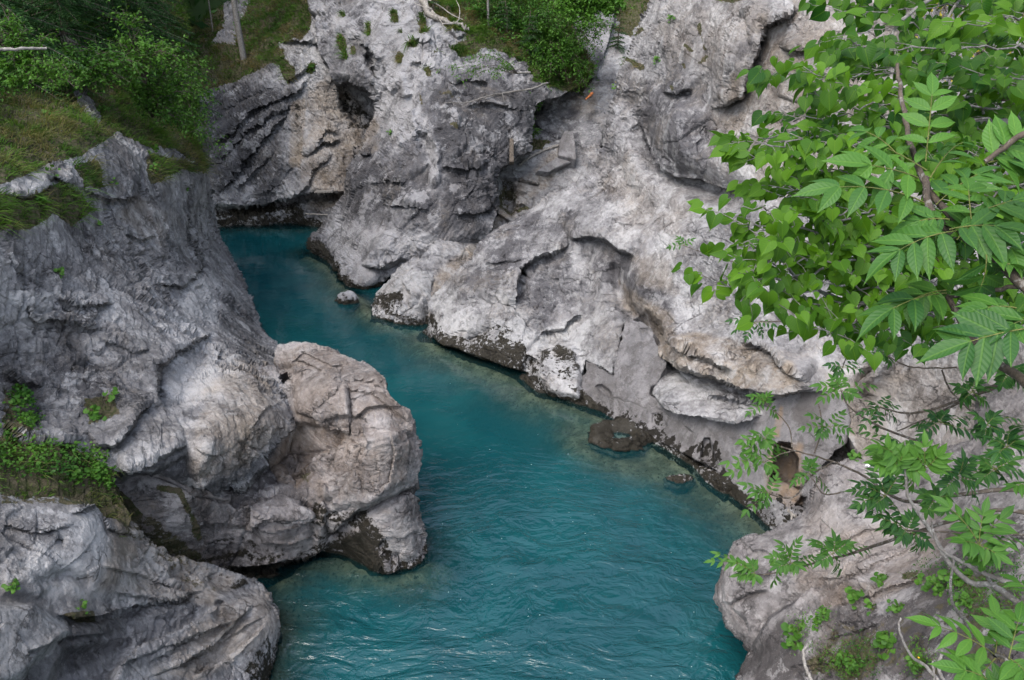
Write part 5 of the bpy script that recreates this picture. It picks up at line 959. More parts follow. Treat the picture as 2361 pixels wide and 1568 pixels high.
make_bush('bush', 'maple-leaved bush at the left edge of the picture above the grass slope', 'bush', Zt(R1, [(130,560)], 20)[0], Zt(R1, [(20,60),(100,120),(180,200),(60,240),(330,230),(230,280),(130,370),(20,430),(300,470),(420,490),(230,560),(80,560),(480,520)], 19.4), 3000, .085, 408, tint=(.2, 1))
make_bush('bush', 'leafy bush on the left slope behind the grey rock', 'bush', Zt(R1, [(330,560)], 22)[0], Zt(R1, [(240,440),(380,450),(460,480),(520,600),(400,600),(300,520)], 21), 900, .08, 409, tint=(.5, 1))

make_bush('bush', 'dark bushy undergrowth in the middle of the left slope below the stump', 'bush', place(190, 215, 26), [place(u, v, 25) for u, v in ((90,150),(130,190),(180,150),(230,190),(260,160),(300,190),(160,110),(240,120),(320,140))], 3000, .12, 431, spread=.6, tint=(0, .5))
make_bush('bush', 'tall green shrub on the left slope beside the slim leaning spruce', 'bush', place(350, 270, 29), [place(u, v, 28) for u, v in ((300,200),(340,160),(380,200),(410,150),(440,210),(400,260),(340,240),(430,290),(370,120))], 3000, .12, 432, spread=.6, tint=(.05, .7))
make_bush('bush', 'deep green bush on top of the middle buttress behind the small spruces', 'bush', place(1180, 60, 43), [place(u, v, 41.5) for u, v in ((1100,20),(1140,60),(1180,20),(1220,60),(1260,30),(1160,100),(1240,90),(1290,70),(1120,-20),(1220,-20))], 3600, .15, 433, spread=.6, tint=(0, .55))
make_bush('bush', 'green bush filling the top of the gully left of the bright leafy bush', 'bush', place(1290, 70, 44), [place(u, v, 41.5) for u, v in ((1270,110),(1310,60),(1340,110),(1300,150),(1360,160),(1330,20),(1260,60),(1390,110),(1400,60))], 3200, .14, 434, spread=.6, tint=(.1, .8))
# ---------------------------------------------------------------- round-leaved herbs rooted in the rock
def herb(o, u, v, n, size, label, seed, h=1.0, flower=False, tmpl=ROUND, t=(.3, .9), spread=1.0):
    p, nn = ground(o, u, v); rs = np.random.RandomState(seed); root = empty('leafy_plant', tuple(p)); tag(root, label, 'plant')
    st = Soup(); lf = Soup()
    for k in range(n):
        out = nn * rs.uniform(.3, .8) + UPV * .5 + rs.normal(size=3) * .75; out = nrm_(out); l = size * rs.uniform(.8, 2.4) * h
        q = out * l * spread + np.array([0, 0, -.1 * l]); st.tube([np.zeros(3) - nn * .02, q * .55 + UPV * .1 * l, q], size * .035, size * .02, 4)
        put_leaf(lf, tmpl, q, np.array([out[0], out[1], -.25]) + rs.normal(size=3) * .3, nrm_(CAMP - p) * .5 + UPV * .8 + rs.normal(size=3) * .22, size * rs.uniform(.65, 1.2), rs.uniform(*t))
    st.build('stems', M_TWIG, root); lf.build('leaves', M_BUSH if tmpl is ROUND else M_ASH, root)
    if flower:
        f = Soup(); q = nrm_(UPV + nn * .4) * size * 3; st2 = Soup(); st2.tube([np.zeros(3), q * .5, q], size * .03, size * .02, 4); st2.build('flower_stalk', M_TWIG, root)
        for k in range(9):
            a = 6.28 * k / 9; put_leaf(f, SMALL, q, np.array([math.cos(a), math.sin(a), .25]), UPV, size * .35, 1)
        b = NB('yellow_petal'); f.build('flower', b.done(b.principled((.75, .50, .02), .6).outputs[0]), root)
    return root
HERBS = [
 (NEAR, S5, 830, 1250, 12, .085, 'large round-leaved plant low on the near right rock, nearest the river'), (NEAR, S5, 830, 1340, 8, .07, 'small herb just under the large round-leaved plant by the river edge'),
 (NEAR, S5, 1010, 1130, 34, .035, 'small-leaved bushy herb in the crack of the near right rock'), (NEAR, S5, 960, 1180, 20, .035, 'fine-leaved herb touching the big round leaves nearest the river'),
 (NEAR, S5, 1215, 1010, 12, .065, 'round-leaved plant with upright stems in the middle of the near right rock'), (NEAR, S5, 1450, 1330, 20, .065, 'dark green round-leaved plant on the lower part of the near right rock'),
 (NEAR, S5, 1385, 900, 10, .05, 'little round-leaved herb on the tan band of the near right rock'), (NEAR, S5, 1730, 900, 30, .065, 'lush round-leaved clump under the ash twigs on the near right rock'), (NEAR, S5, 1790, 960, 26, .04, 'bright small-leaved clump below the lush round leaves'),
 (NEAR, S5, 1920, 930, 14, .08, 'broad dark leaves beside the lush clump at the foot of the thin stems'), (NEAR, S5, 1150, 1440, 40, .035, 'bright mat of tiny leaves at the bottom of the near right rock'), (NEAR, S5, 1240, 1500, 30, .035, 'trailing small-leaved herb at the bottom edge under the bright mat'),
 (NEAR, S5, 1330, 1090, 5, .05, 'pair of round leaves in the middle of the near right rock'), (NEAR, S5, 1510, 1090, 18, .035, 'sparse small-leaved herb above the broken dead stem'), (NEAR, S5, 1660, 1480, 34, .035, 'low bright herb with a yellow flower at the bottom edge beside the dead stems'),
 (NEAR, S5, 1980, 1080, 24, .04, 'loose green herb below the fork of the pale ash stems'), (NEAR, S5, 1200, 70, 16, .05, 'herb on the crest of the near right rock under the ash branch'),
 (LEFT, R1, 345, 800, 9, .10, 'broad-leaved plant on the dark soil beside the grey rock of the left slope'), (LEFT, R1, 760, 1225, 7, .085, 'three-leaved plant on the pale rock of the upper left wall'), (LEFT, R1, 1040, 1010, 9, .09, 'broad-leaved plant in the grass tongue of the upper left wall'),
 (LEFT, R1, 1015, 1140, 8, .08, 'leafy plant at the lower end of the grass tongue'), (LEFT, R1, 710, 740, 12, .08, 'leafy plant right of the grey rock on the left slope'), (LEFT, R1, 340, 1170, 6, .07, 'small plant in the crack left of the blocky rocks'), (LEFT, R1, 240, 1380, 9, .08, 'leafy plant in the lower grass patch of the left wall'),
 (LEFT, R1, 1265, 1280, 5, .06, 'tiny plant on the right part of the upper left wall'), (LEFT, R1, 640, 1510, 6, .06, 'tiny plant on the left wall below the blocky rocks'), (LEFT, R5, 370, 330, 12, .06, 'scrappy plant in the horizontal crack of the left wall'), (LEFT, R5, 640, 1290, 14, .08, 'round-leaved plant on the mossy step above the left ledge'), (LEFT, R5, 770, 1180, 8, .08, 'bright round leaves beside the hanging lump of the left wall'),
 (LEFT, R5, 40, 1240, 12, .075, 'bright round-leaved plant at the left edge above the ledge'), (LEFT, R5, 125, 1100, 8, .05, 'small plant at the left edge of the smooth left wall'), (LEFT, R6, 620, 150, 30, .075, 'large-leaved clump at the right end of the green left ledge'), (LEFT, R6, 480, 190, 14, .07, 'butterbur leaves in front of the left ledge grass'),
 (FRONT, R6, 80, 940, 26, .045, 'small nettle-like plant in the hollow of the near left rock'), (FRONT, R6, 540, 1080, 8, .05, 'tiny plant in the mossy crack of the near left rock'),
 (RIGHT, R3, 395, 590, 16, .07, 'herb with yellow flowers on the edge of the big right wall'), (RIGHT, R3, 725, 400, 18, .06, 'round green cushion on the big right wall'), (RIGHT, R3, 825, 130, 20, .06, 'thin upright tuft of leaves high on the right wall'),
 (MID, R2_, 785, 895, 12, .08, 'little plant on the pale shoulder of the middle buttress'), (BACK, R1, 2110, 450, 40, .10, 'round green plant cushion on the pale far wall')]
for k, (o_, reg, x, y, n, s, lab) in enumerate(HERBS):
    u, v = Z(reg, [(x, y)])[0]; herb(o_, u, v, int(n * (1.9 if o_ is NEAR else 1.5)), s * (1.45 if o_ is NEAR else 1.2), lab, 500 + k, flower=('yellow' in lab), h=1.5 if s < .045 else 1.0)
# ================================================================ foreground: linden and ash reaching in from the right
def spray(soup, st, pts, leaf, nper, size, r, seed, tmpl=LINDEN, hang=.55, tint=(.2, .9), depthj=.12, skip=0.0):
    rs = np.random.RandomState(seed); P = bez(pts, 4 * len(pts) + 6, .01); st.tube(P, r, r * .25, 5)
    L = np.r_[0, np.cumsum(np.linalg.norm(np.diff(P, axis=0), axis=1))]; s = skip * L[-1]; sg = 1
    while s < L[-1]:
        i = min(np.searchsorted(L, s), len(P) - 1); p = P[i]; d = nrm_(P[min(i + 1, len(P) - 1)] - P[i - 1 if i else 0])
        view = nrm_(CAMP - p); side = nrm_(np.cross(d, UPV)) * sg
        # short leafy twig off the branch
        tl = size * rs.uniform(.5, 3.0); tv = nrm_(d * .6 + side * .9 + UPV * rs.uniform(-.45, .35)); q = p + tv * tl
        st.tube([p, (p + q) / 2 + UPV * .01, q], r * .3, r * .12, 4)
        k = max(1, int(tl / (size * .55)))
        for j in range(k):
            a = p + (q - p) * (j + 1) / k + rs.normal(size=3) * size * .12
            pet = nrm_(tv + side * rs.uniform(-.8, .8) + UPV * rs.uniform(-.2, .3)) * size * rs.uniform(.25, .5); b = a + pet
            st.tube([a, b], .0012, .0009, 3)
            dd = nrm_(tv * .45 + np.array([-.25, -.1, -hang]) + rs.normal(size=3) * .38)
            nn = nrm_(UPV * .75 + view * .55 + rs.normal(size=3) * .33)
            put_leaf(soup, tmpl, b, dd, nn, size * rs.uniform(.7, 1.22), np.clip(rs.uniform(*tint), 0, 1), wscale=rs.uniform(.88, 1.05))
        sg = -sg; s += size * rs.uniform(.75, 1.4) / nper
linden = empty('linden_tree', (9.0, 5.5, 0)); tag(linden, 'linden tree with heart-shaped bright green leaves and pale branches reaching in at the upper right', 'linden tree')
LO = np.array([9.0, 5.5, 0.])
lf, st = Soup(), Soup()
LS = [
 ([(2420,20),(2250,10),(2080,25),(1925,30)], 4.6), ([(2420,60),(2250,70),(2080,60),(1930,85)], 4.4), ([(2420,110),(2280,110),(2100,110),(1960,120)], 4.2), ([(2420,30),(2300,-10),(2150,-20),(1990,-10)], 4.8),
 ([(2420,160),(2300,170),(2120,150),(2000,170)], 4.1), ([(2420,230),(2280,200),(2060,170),(1900,175),(1760,160)], 3.9), ([(2420,240),(2300,250),(2100,230),(1980,245),(1860,215)], 3.8), ([(2250,230),(2120,215),(1980,200),(1850,165)], 3.6),
 ([(2420,300),(2300,280),(2080,270),(1900,270),(1800,285)], 3.8), ([(2300,330),(2100,300),(1920,315),(1800,320),(1700,325)], 3.5), ([(2250,350),(2060,330),(1900,345),(1790,365),(1720,372)], 3.4), ([(2100,340),(1980,330),(1850,330),(1740,335)], 3.3),
 ([(2420,380),(2250,390),(2100,380),(1950,390),(1840,385)], 3.7), ([(2420,460),(2250,440),(2100,430),(1960,450),(1850,450),(1810,440)], 3.7), ([(2300,500),(2100,480),(1960,490),(1860,490)], 3.5), ([(2300,520),(2080,500),(1900,505),(1800,485),(1700,480)], 3.3),
 ([(2200,560),(2030,530),(1880,530),(1760,525),(1700,515)], 3.3), ([(2200,600),(2000,570),(1850,560),(1760,570),(1715,560)], 3.2), ([(2250,630),(2050,600),(1900,600),(1800,610),(1720,625)], 3.2), ([(2100,640),(1950,620),(1820,635),(1720,650),(1650,650)], 3.1),
 ([(2250,700),(2080,670),(1930,660),(1820,670),(1760,690)], 3.3), ([(2200,740),(2060,710),(1950,700),(1870,700)], 3.5), ([(2060,660),(1990,700),(1930,760),(1905,775)], 3.3), ([(2150,720),(2050,760),(2000,775)], 3.8),
 ([(2420,560),(2300,560),(2180,540),(2080,560)], 3.9), ([(2420,660),(2300,650),(2200,640),(2110,650)], 3.9), ([(2420,120),(2380,60),(2330,40),(2260,60)], 3.6), ([(2420,200),(2380,180),(2320,190),(2240,170)], 3.9), ([(2420,330),(2370,350),(2290,340),(2230,360)], 3.9),
 ([(2420,720),(2330,700),(2250,720),(2190,760)], 3.9), ([(2420,420),(2330,430),(2250,470),(2180,490)], 3.6), ([(2420,-30),(2280,-30),(2130,-40),(2000,-60)], 4.6), ([(2200,130),(2080,140),(1990,110),(1960,90)], 4.0), ([(2420,280),(2320,300),(2200,310),(2120,330)], 4.0),
 ([(1950,395),(1880,400),(1830,430),(1810,455)], 3.5), ([(2300,600),(2200,590),(2100,610),(2010,640)], 3.7), ([(2420,500),(2300,480),(2200,490),(2130,520)], 3.8)]
for k, (pts, t) in enumerate(LS):
    n = len(pts); P = [place(u, v, t + .9 * (1 - i / (n - 1)) ** 1.5) - LO for i, (u, v) in enumerate(pts)]
    CAMSAVE = CAMP; globals()['CAMP'] = CAMP - LO
    spray(lf, st, P, 'l', 1.15, .071 * t / 3.5, .0075, 600 + k, tint=(.0, .7) if t > 3.7 else (.3, 1.0))
    globals()['CAMP'] = CAMSAVE
lf.build('leaves', M_LIND, linden); st.build('twigs', M_BARKG, linden)
def branch(parent, org, pts, r0, r1, mat, name='branch', k=8):
    s = Soup(); P = bez([np.asarray(p) - org for p in pts], 6 * len(pts), .0015); s.tube(P, r0, r1, k, .06); return s.build(name, mat, parent)
branch(linden, LO, [place(2520, 420, 4.9), place(2361, 268, 4.6)] + Zt(R4, [(2250,830,4.5),(2050,820,4.45),(1850,835,4.4),(1600,860,4.35),(1450,882,4.3),(1250,885,4.2),(1100,880,4.1),(950,868,4.0)], 4), .032, .008, M_BARKG)
branch(linden, LO, [place(2520, 420, 4.9), place(2361, 275, 4.6)] + Zt(R4, [(2200,900,4.5),(2000,1040,4.45),(1800,1200,4.4),(1500,1330,4.3),(1330,1420,4.2)], 4), .030, .009, M_BARKG)
branch(linden, LO, Zt(R4, [(1800,-60,4.7),(1600,80,4.6),(1490,180,4.5),(1460,280,4.5),(1490,380,4.45)], 4), .013, .006, M_BARKG)
branch(linden, LO, Zt(R4, [(2060,400,4.6),(2040,560,4.5),(2080,770,4.45)], 4), .010, .007, M_BARKG)
branch(linden, LO, Zt(R4, [(1920,0,4.8),(1850,100,4.7),(1840,180,4.7)], 4), .010, .005, M_BARKG)
branch(linden, LO, [place(2520, 760, 4.4)] + Zt(S4, [(1900,545,4.2),(1500,530,4.1),(1200,520,4.0),(960,440,3.8),(830,370,3.6),(740,260,3.4),(560,100,3.3)], 4), .016, .004, M_BARKG)
branch(linden, LO, [place(2520, 420, 4.9), place(2560, 700, 5.2), place(2640, 1100, 5.8), np.array([5.5, 4.6, 8.6]), np.array([6.3, 4.8, 6.0])], .05, .11, M_BARKB, 'trunk')

def ash(name, label, org, stems, leaves, mat=None, barkm=M_BARKB):
    """stems: (points, r0, r1) in world space; leaves: (base, tip, pairs, leaflet length, tint, up)"""
    org = np.asarray(org, float); root = empty(name, tuple(org)); tag(root, label, 'ash tree')
    for pts, r0, r1 in stems: branch(root, org, pts, r0, r1, barkm, 'branch', 7)
    lf, st = Soup(), Soup(); st.tube([[0, 0, 0], [0, 0, .01]], .001, .001, 3)
    for (b, t, n, ll, tint, up) in leaves:
        ll *= .78 if np.linalg.norm(np.asarray(b) - CAMP) > 3.2 else .88
        compound(lf, st, np.asarray(b) - org, np.asarray(t) - org, n, ll, facing((np.asarray(b)), up, .16), tint)
    lf.build('leaves', mat or M_ASH, root); st.build('leaf_stalks', M_TWIG, root)
    return root
def P1_(o, x, y, t): u, v = Z(o, [(x, y)])[0]; return place(u, v, t)
def fan(o, cx, cy, t, tips, n, ll, tint, up=.55, dt=.12):
    return [(P1_(o, cx, cy, t), P1_(o, x, y, t + RS.uniform(-dt, dt)), n, ll * RS.uniform(.9, 1.1), tint + RS.uniform(-.1, .1), up) for x, y in tips]
# (a) big near ash shoot, upper right
Lv = []
Lv += [(P1_(R4, 1690,1090,2.3), P1_(R4, 1745,500,2.35), 4, .098, .95, .25), (P1_(R4, 1640,1200,2.3), P1_(R4, 1050,1080,2.25), 3, .13, .85, .35), (P1_(R4, 1700,1375,2.25), P1_(R4, 850,1290,2.2), 4, .115, .55, .7),
       (P1_(R4, 1560,1130,2.35), P1_(R4, 1150,860,2.5), 4, .09, .7, .6), (P1_(R4, 1700,1150,2.3), P1_(R4, 1330,960,2.45), 3, .085, .9, .5), (P1_(R4, 1760,1380,2.25), P1_(R4, 2200,1130,2.3), 4, .12, .5, .8), (P1_(R4, 1720,1200,2.3), P1_(R4, 2000,960,2.5), 4, .10, .5, .8)]
Lv += [(P1_(R4, 2090,1090,1.9), P1_(R4, 2500,830,1.9), 3, .11, .9, .4), (P1_(R4, 2090,1100,1.9), P1_(R4, 2560,1130,1.9), 4, .13, .5, .8), (P1_(S4, 1900,40,2.1), P1_(S4, 1300,330,2.1), 4, .12, .4, .85), (P1_(S4, 1850,30,2.1), P1_(S4, 2420,60,2.0), 4, .13, .45, .85),
       (P1_(S4, 2000,110,2.1), P1_(S4, 2480,260,2.0), 4, .12, .5, .8), (P1_(S4, 1780,240,2.2), P1_(S4, 1380,120,2.3), 3, .10, .6, .7), (P1_(S4, 1780,250,2.2), P1_(S4, 1650,80,2.3), 3, .10, .7, .5), (P1_(S4, 1830,440,2.2), P1_(S4, 1420,620,2.2), 3, .095, .5, .8), (P1_(S4, 1830,460,2.2), P1_(S4, 1260,700,2.15), 3, .12, .35, .7),
       (P1_(S4, 2354,700,1.9), P1_(S4, 1690,900,1.95), 4, .125, .25, .75), (P1_(S4, 2300,560,2.0), P1_(S4, 1900,640,2.0), 3, .10, .5, .8), (P1_(S4, 2420,640,2.0), P1_(S4, 2100,760,1.9), 3, .115, .35, .7), (P1_(S4, 1900,100,2.15), P1_(S4, 2150,-140,2.2), 4, .11, .6, .7), (P1_(S4, 2100,200,2.0), P1_(S4, 1950,560,2.1), 3, .10, .3, .8), (P1_(S4, 2200,260,2.0), P1_(S4, 2420,420,2.1), 4, .10, .5, .8)]
Lv += [(P1_(R4, 2050,1430,2.1), P1_(R4, 2420,1330,2.1), 4, .11, .5, .8), (P1_(R4, 1850,1480,2.15), P1_(R4, 1500,1560,2.2), 4, .10, .45, .8), (P1_(R4, 2000,1500,2.1), P1_(R4, 1980,1180,2.2), 3, .10, .65, .5)]
ash('ash_tree', 'near ash sapling with long feathered leaves in front of the linden at the upper right', place(2600, 900, 2.4),
    [(Zt(R4, [(1500,430,2.6),(1520,600,2.55),(1570,900,2.45),(1640,1120,2.35),(1720,1300,2.3),(1900,1500,2.2)], 2.3) + Zt(S4, [(1950,70,2.15),(2150,220,2.1),(2354,410,2.0),(2600,640,1.9)], 2), .006, .015),
     (Zt(R4, [(1690,1200,2.3),(1700,1350,2.25),(1760,1480,2.2),(1860,1560,2.2)], 2.2), .010, .012), (Zt(S4, [(1840,480,2.25),(1960,700,2.2),(2080,860,2.15),(2354,1050,2.0),(2550,1200,1.9)], 2), .008, .014),
     (Zt(S4, [(2354,410,2.0),(1840,480,2.25)], 2), .006, .006), (Zt(R4, [(2090,1090,1.9),(2354,900,1.85),(2500,850,1.8)], 1.9), .006, .009), ([P1_(S4, 2600,640,1.9), place(2600, 900, 2.4), np.array([3.6, 2.5, 10.]), np.array([5.6, 3.4, 6.0])], .015, .045), ([place(2550, 880, 1.9) if False else P1_(S4, 2550,1200,1.9), np.array([2.6, 2.2, 11.6]), np.array([3.6, 2.5, 10.])], .014, .03)], Lv)
# (b) ash branches over the lower right rock
Lv = []
Lv += fan(S4, 1120, 1120, 7.0, [(915,1085),(945,1195),(1130,1000),(1370,1100),(1250,1175),(1030,1010)], 4, .105, .75, .5)
Lv += fan(S4, 610, 1200, 7.4, [(485,1150),(650,1120),(470,1290),(550,1130),(690,1310)], 4, .085, .7, .5)
Lv += fan(S4, 1040, 1360, 7.0, [(825,1380),(880,1280),(1150,1250),(950,1450),(1210,1400),(1150,1500)], 4, .095, .5, .6)
Lv += fan(S4, 1130, 960, 6.6, [(1000,950),(1060,1020),(1280,1000),(1240,930)], 3, .085, .15, .8)
Lv += fan(S4, 600, 1440, 7.2, [(410,1480),(500,1390),(680,1370),(640,1500),(440,1560),(760,1560)], 4, .10, .75, .6)
Lv += fan(S4, 1380, 1230, 6.2, [(1220,1280),(1290,1190),(1450,1150),(1530,1230),(1240,1390),(1500,1330),(1360,1400)], 4, .085, .15, .85)
Lv += fan(S4, 1430, 880, 5.6, [(1290,820),(1270,920),(1440,960),(1570,860),(1380,800)], 4, .07, .35, .7)
Lv += fan(S4, 1750, 720, 5.0, [(1680,680),(1690,860),(1860,640),(1900,780),(1760,900)], 4, .075, .15, .8)
Lv += fan(S4, 540, 660, 6.4, [(340,650),(380,740),(470,790),(590,770),(690,690),(440,610)], 4, .07, .12, .8)
Lv += fan(S4, 60, 140, 7.5, [(-60,160),(10,70),(140,90)], 3, .07, .5, .6)
Lv += fan(S5, 600, 100, 7.2, [(300,110),(330,190),(460,30),(720,10),(690,170),(420,-30)], 4, .105, .8, .6)
Lv += fan(S5, 640, 310, 7.0, [(420,240),(445,465),(690,170),(560,420),(500,330)], 4, .10, .6, .7)
Lv += fan(S5, 910, 180, 7.0, [(770,260),(880,60),(1040,310),(790,190),(960,70)], 4, .085, .55, .7)
Lv += fan(S5, 780, 780, 6.3, [(600,740),(680,620),(650,950),(880,830),(970,740),(640,820),(860,600)], 5, .095, .6, .7)
Lv += fan(S5, 540, 850, 6.6, [(200,770),(240,700),(480,740),(530,900),(380,880),(350,760)], 5, .095, .75, .6)
Lv += fan(S5, 1060, 720, 6.0, [(880,620),(1060,560),(1220,640),(1100,880),(940,800),(1330,680)], 5, .10, .5, .7)
Lv += fan(S5, 1560, 560, 5.2, [(1180,400),(1290,460),(1350,560),(1620,720),(1480,640),(1740,690),(1400,330),(1620,400)], 5, .10, .2, .8)
Lv += fan(S5, 1420, 330, 5.2, [(1150,300),(1170,220),(1280,160),(1300,420),(1180,410),(1480,200),(1350,60),(1560,120)], 5, .095, .2, .8)
Lv += fan(S5, 1900, 200, 4.6, [(1740,150),(1700,60),(1800,330),(2050,380),(2060,60),(2200,150),(2100,270),(1950,20)], 5, .085, .10, .85)
Lv += fan(S4, 1780, 1330, 5.0, [(1590,1380),(1680,1250),(1850,1250),(1990,1300),(1930,1420),(1640,1460),(2100,1450)], 5, .085, .12, .85)
Lv += fan(S4, 2100, 1350, 4.4, [(1980,1260),(2200,1250),(2350,1330),(2250,1450),(2080,1480),(2000,1400)], 5, .085, .1, .85)
Lv += fan(S4, 2240, 1500, 3.8, [(2080,1420),(2150,1600),(2354,1420),(2400,1560),(2300,1330)], 5, .09, .15, .85)
Lv += fan(S5, 2150, 150, 4.2, [(2000,60),(2100,0),(2354,60),(2380,200),(2250,290),(2020,250)], 5, .09, .3, .8) + fan(S4, 2000, 1130, 4.6, [(1850,1080),(2050,1010),(2180,1100),(1930,1220),(2120,1230)], 5, .085, .3, .8) + fan(S5, 1750, 350, 4.8, [(1600,300),(1680,480),(1850,480),(1900,330),(1720,240)], 5, .085, .45, .8) + fan(S4, 2250, 1000, 4.2, [(2100,930),(2200,850),(2400,950),(2360,1100),(2180,1120)], 5, .085, .2, .8)
Lv += fan(S4, 1560, 1520, 6, [(1400,1430),(1250,1400),(1280,1540),(1680,1440),(1460,1600),(1330,1620)], 5, .09, .3, .8)
ash('ash_tree', 'ash tree with dark feathered leaves on thin branches spread over the lower right rock', P1_(S5, 2700, 600, 5.0),
    [([P1_(S5, 2700, 600, 5.0), P1_(S5, 2850, 800, 5.1), np.array([5.1, 4.2, 8.4]), np.array([6.4, 4.6, 6.0])], .02, .055), ([P1_(S4, 2600, 890, 4.85), P1_(S5, 2850, 800, 5.1)], .014, .02), (Zt(S5, [(2700,600,5.0),(2354,300,5.1),(1900,320,5.2),(1540,360,5.6),(1270,190,6.4),(1060,95,6.8),(800,20,7.2),(620,-30,7.4)], 6), .017, .005), (Zt(S5, [(2700,600,5.0),(2200,420,5.0),(1540,600,5.4),(1200,710,6.0),(950,775,6.3),(750,835,6.5),(550,860,6.7),(400,850,6.8)], 6), .015, .004),
     (Zt(S5, [(1140,300,6.7),(1000,310,6.8),(910,180,7.0)], 7), .007, .005), (Zt(S5, [(1060,100,6.8),(920,190,7.0),(820,320,7.0),(740,340,7.0),(630,315,7.1)], 7), .009, .005), (Zt(S5, [(800,20,7.2),(700,50,7.2),(600,100,7.2)], 7), .006, .004), (Zt(S4, [(610,1200,7.4),(760,1350,7.3),(790,1500,7.2)], 7), .005, .006),
     (Zt(S4, [(960,1180,7.2),(990,1350,7.1),(940,1540,7.1)], 7), .005, .007), (Zt(S4, [(1120,1120,7.0),(1180,1230,6.6),(1380,1360,6.0),(1700,1480,5.5)], 6), .005, .010), (Zt(S4, [(2600,900,4.8),(2250,1060,5.0),(1900,1190,5.4),(1600,1270,5.7),(1380,1230,6.2)], 5), .016, .005), (Zt(S4, [(2600,880,4.9),(2200,1060,5.1),(1750,1280,5.6),(1500,1390,6.0)], 5), .013, .004),
     (Zt(S4, [(1800,980,5.2),(1860,1120,5.3),(1990,1250,5.3)], 5), .006, .006), (Zt(S4, [(1430,880,5.6),(1560,950,5.4),(1750,965,5.2),(1900,960,5.1)], 5), .004, .006), (Zt(S4, [(540,650,6.4),(690,650,6.2),(800,640,6.0)], 6), .004, .005), (Zt(S4, [(60,140,7.5),(230,200,7.2),(400,250,6.8),(500,240,6.2)], 7), .003, .006), (Zt(S4, [(1240,540,5.6),(1200,750,5.8),(1130,960,6.4)], 6), .006, .004), (Zt(S5, [(2700,600,5.0),(1560,560,5.2)], 5), .01, .006)], Lv)
Lv += fan(S5, 2250, 480, 3.6, [(2100,400),(2354,380),(2200,600),(2400,560),(2050,540)], 5, .09, .5, .8) if False else []
# (c) bright shoots and arching pale stems, lower right
Lv = []
Lv += fan(S4, 1480, 1640, 4.0, [(1300,1500),(1430,1420),(1560,1480),(1280,1600),(1620,1560)], 4, .10, 1.0, .45)
Lv += fan(S4, 1690, 1640, 4.0, [(1570,1500),(1690,1400),(1830,1480),(1820,1560)], 4, .10, 1.0, .45)
Lv += fan(S5, 1550, 120, 4.0, [(1300,-10),(1380,110),(1600,300),(1730,210),(1560,-50)], 4, .10, .95, .5)
Lv += fan(S5, 2050, 660, 3.4, [(1740,330),(1850,640),(2110,350),(2290,420),(2060,840),(2250,800),(1870,440),(2354,640)], 4, .10, .65, .7)
Lv += [(P1_(S5, 2160,1400,2.6), P1_(S5, 1590,1150,2.6), 4, .115, 1.0, .75), (P1_(S5, 2160,1390,2.6), P1_(S5, 2130,1010,2.7), 3, .10, .75, .7), (P1_(S5, 2250,1430,2.5), P1_(S5, 2354,1050,2.6), 4, .10, .6, .7), (P1_(S5, 2100,1560,2.5), P1_(S5, 1820,1500,2.5), 3, .11, .7, .8), (P1_(S5, 2250,1420,2.5), P1_(S5, 2420,1620,2.4), 4, .11, .7, .8), (P1_(S5, 2300,1300,2.6), P1_(S5, 2120,1180,2.7), 3, .09, .9, .6), (P1_(S5, 2160,1420,2.6), P1_(S5, 1950,1640,2.6), 3, .11, .5, .8),
       (P1_(S5, 2420,1000,2.9), P1_(S5, 2230,880,3.0), 3, .10, .55, .8), (P1_(S5, 2420,240,3.3), P1_(S5, 2200,300,3.3), 4, .09, .6, .8)]
ash('ash_tree', 'young ash with bright yellow-green leaves on arching pale stems in the lower right corner', P1_(S5, 2700, 1250, 3.2),
    [([P1_(S5, 2700, 1250, 3.2), np.array([4.3, 2.9, 8.8]), np.array([5.6, 3.8, 6.0])], .012, .035), ([P1_(S5, 2700, 1800, 2.3), np.array([2.6, 1.9, 10.2]), np.array([4.3, 2.9, 8.8])], .010, .02), ([P1_(S5, 2600, 1000, 3.4), np.array([3.0, 2.7, 11.0]), np.array([4.3, 2.9, 8.8])], .009, .02), (Zt(S5, [(2700,1250,3.2),(2354,1070,3.5),(2140,930,3.7),(1990,910,3.8),(1850,780,3.9),(1760,620,4.0),(1640,440,4.0),(1570,320,4.0),(1550,120,4.0)], 4), .016, .007), (Zt(S5, [(2600,1000,3.4),(2300,920,3.5),(2110,860,3.6),(1950,780,3.7),(1800,690,3.8),(1740,560,3.9),(1730,500,3.9)], 4), .013, .005),
     (Zt(S5, [(2140,930,3.7),(2080,820,3.6),(2050,660,3.4)], 3.5), .008, .005), (Zt(S5, [(1880,750,3.9),(1855,960,3.8),(1890,1080,3.6),(1960,1170,3.3),(2160,1400,2.6)], 3), .006, .009), (Zt(S5, [(2700,1800,2.3),(2450,1650,2.4),(2250,1440,2.5),(2160,1395,2.6)], 2.5), .010, .004), (Zt(S5, [(1555,120,4.0),(1550,-40,4.0)], 4), .005, .004), ([P1_(S4, 1690,1640,4.0), P1_(S5, 1550,120,4.0)], .004, .005)], Lv, barkm=M_BARKG)

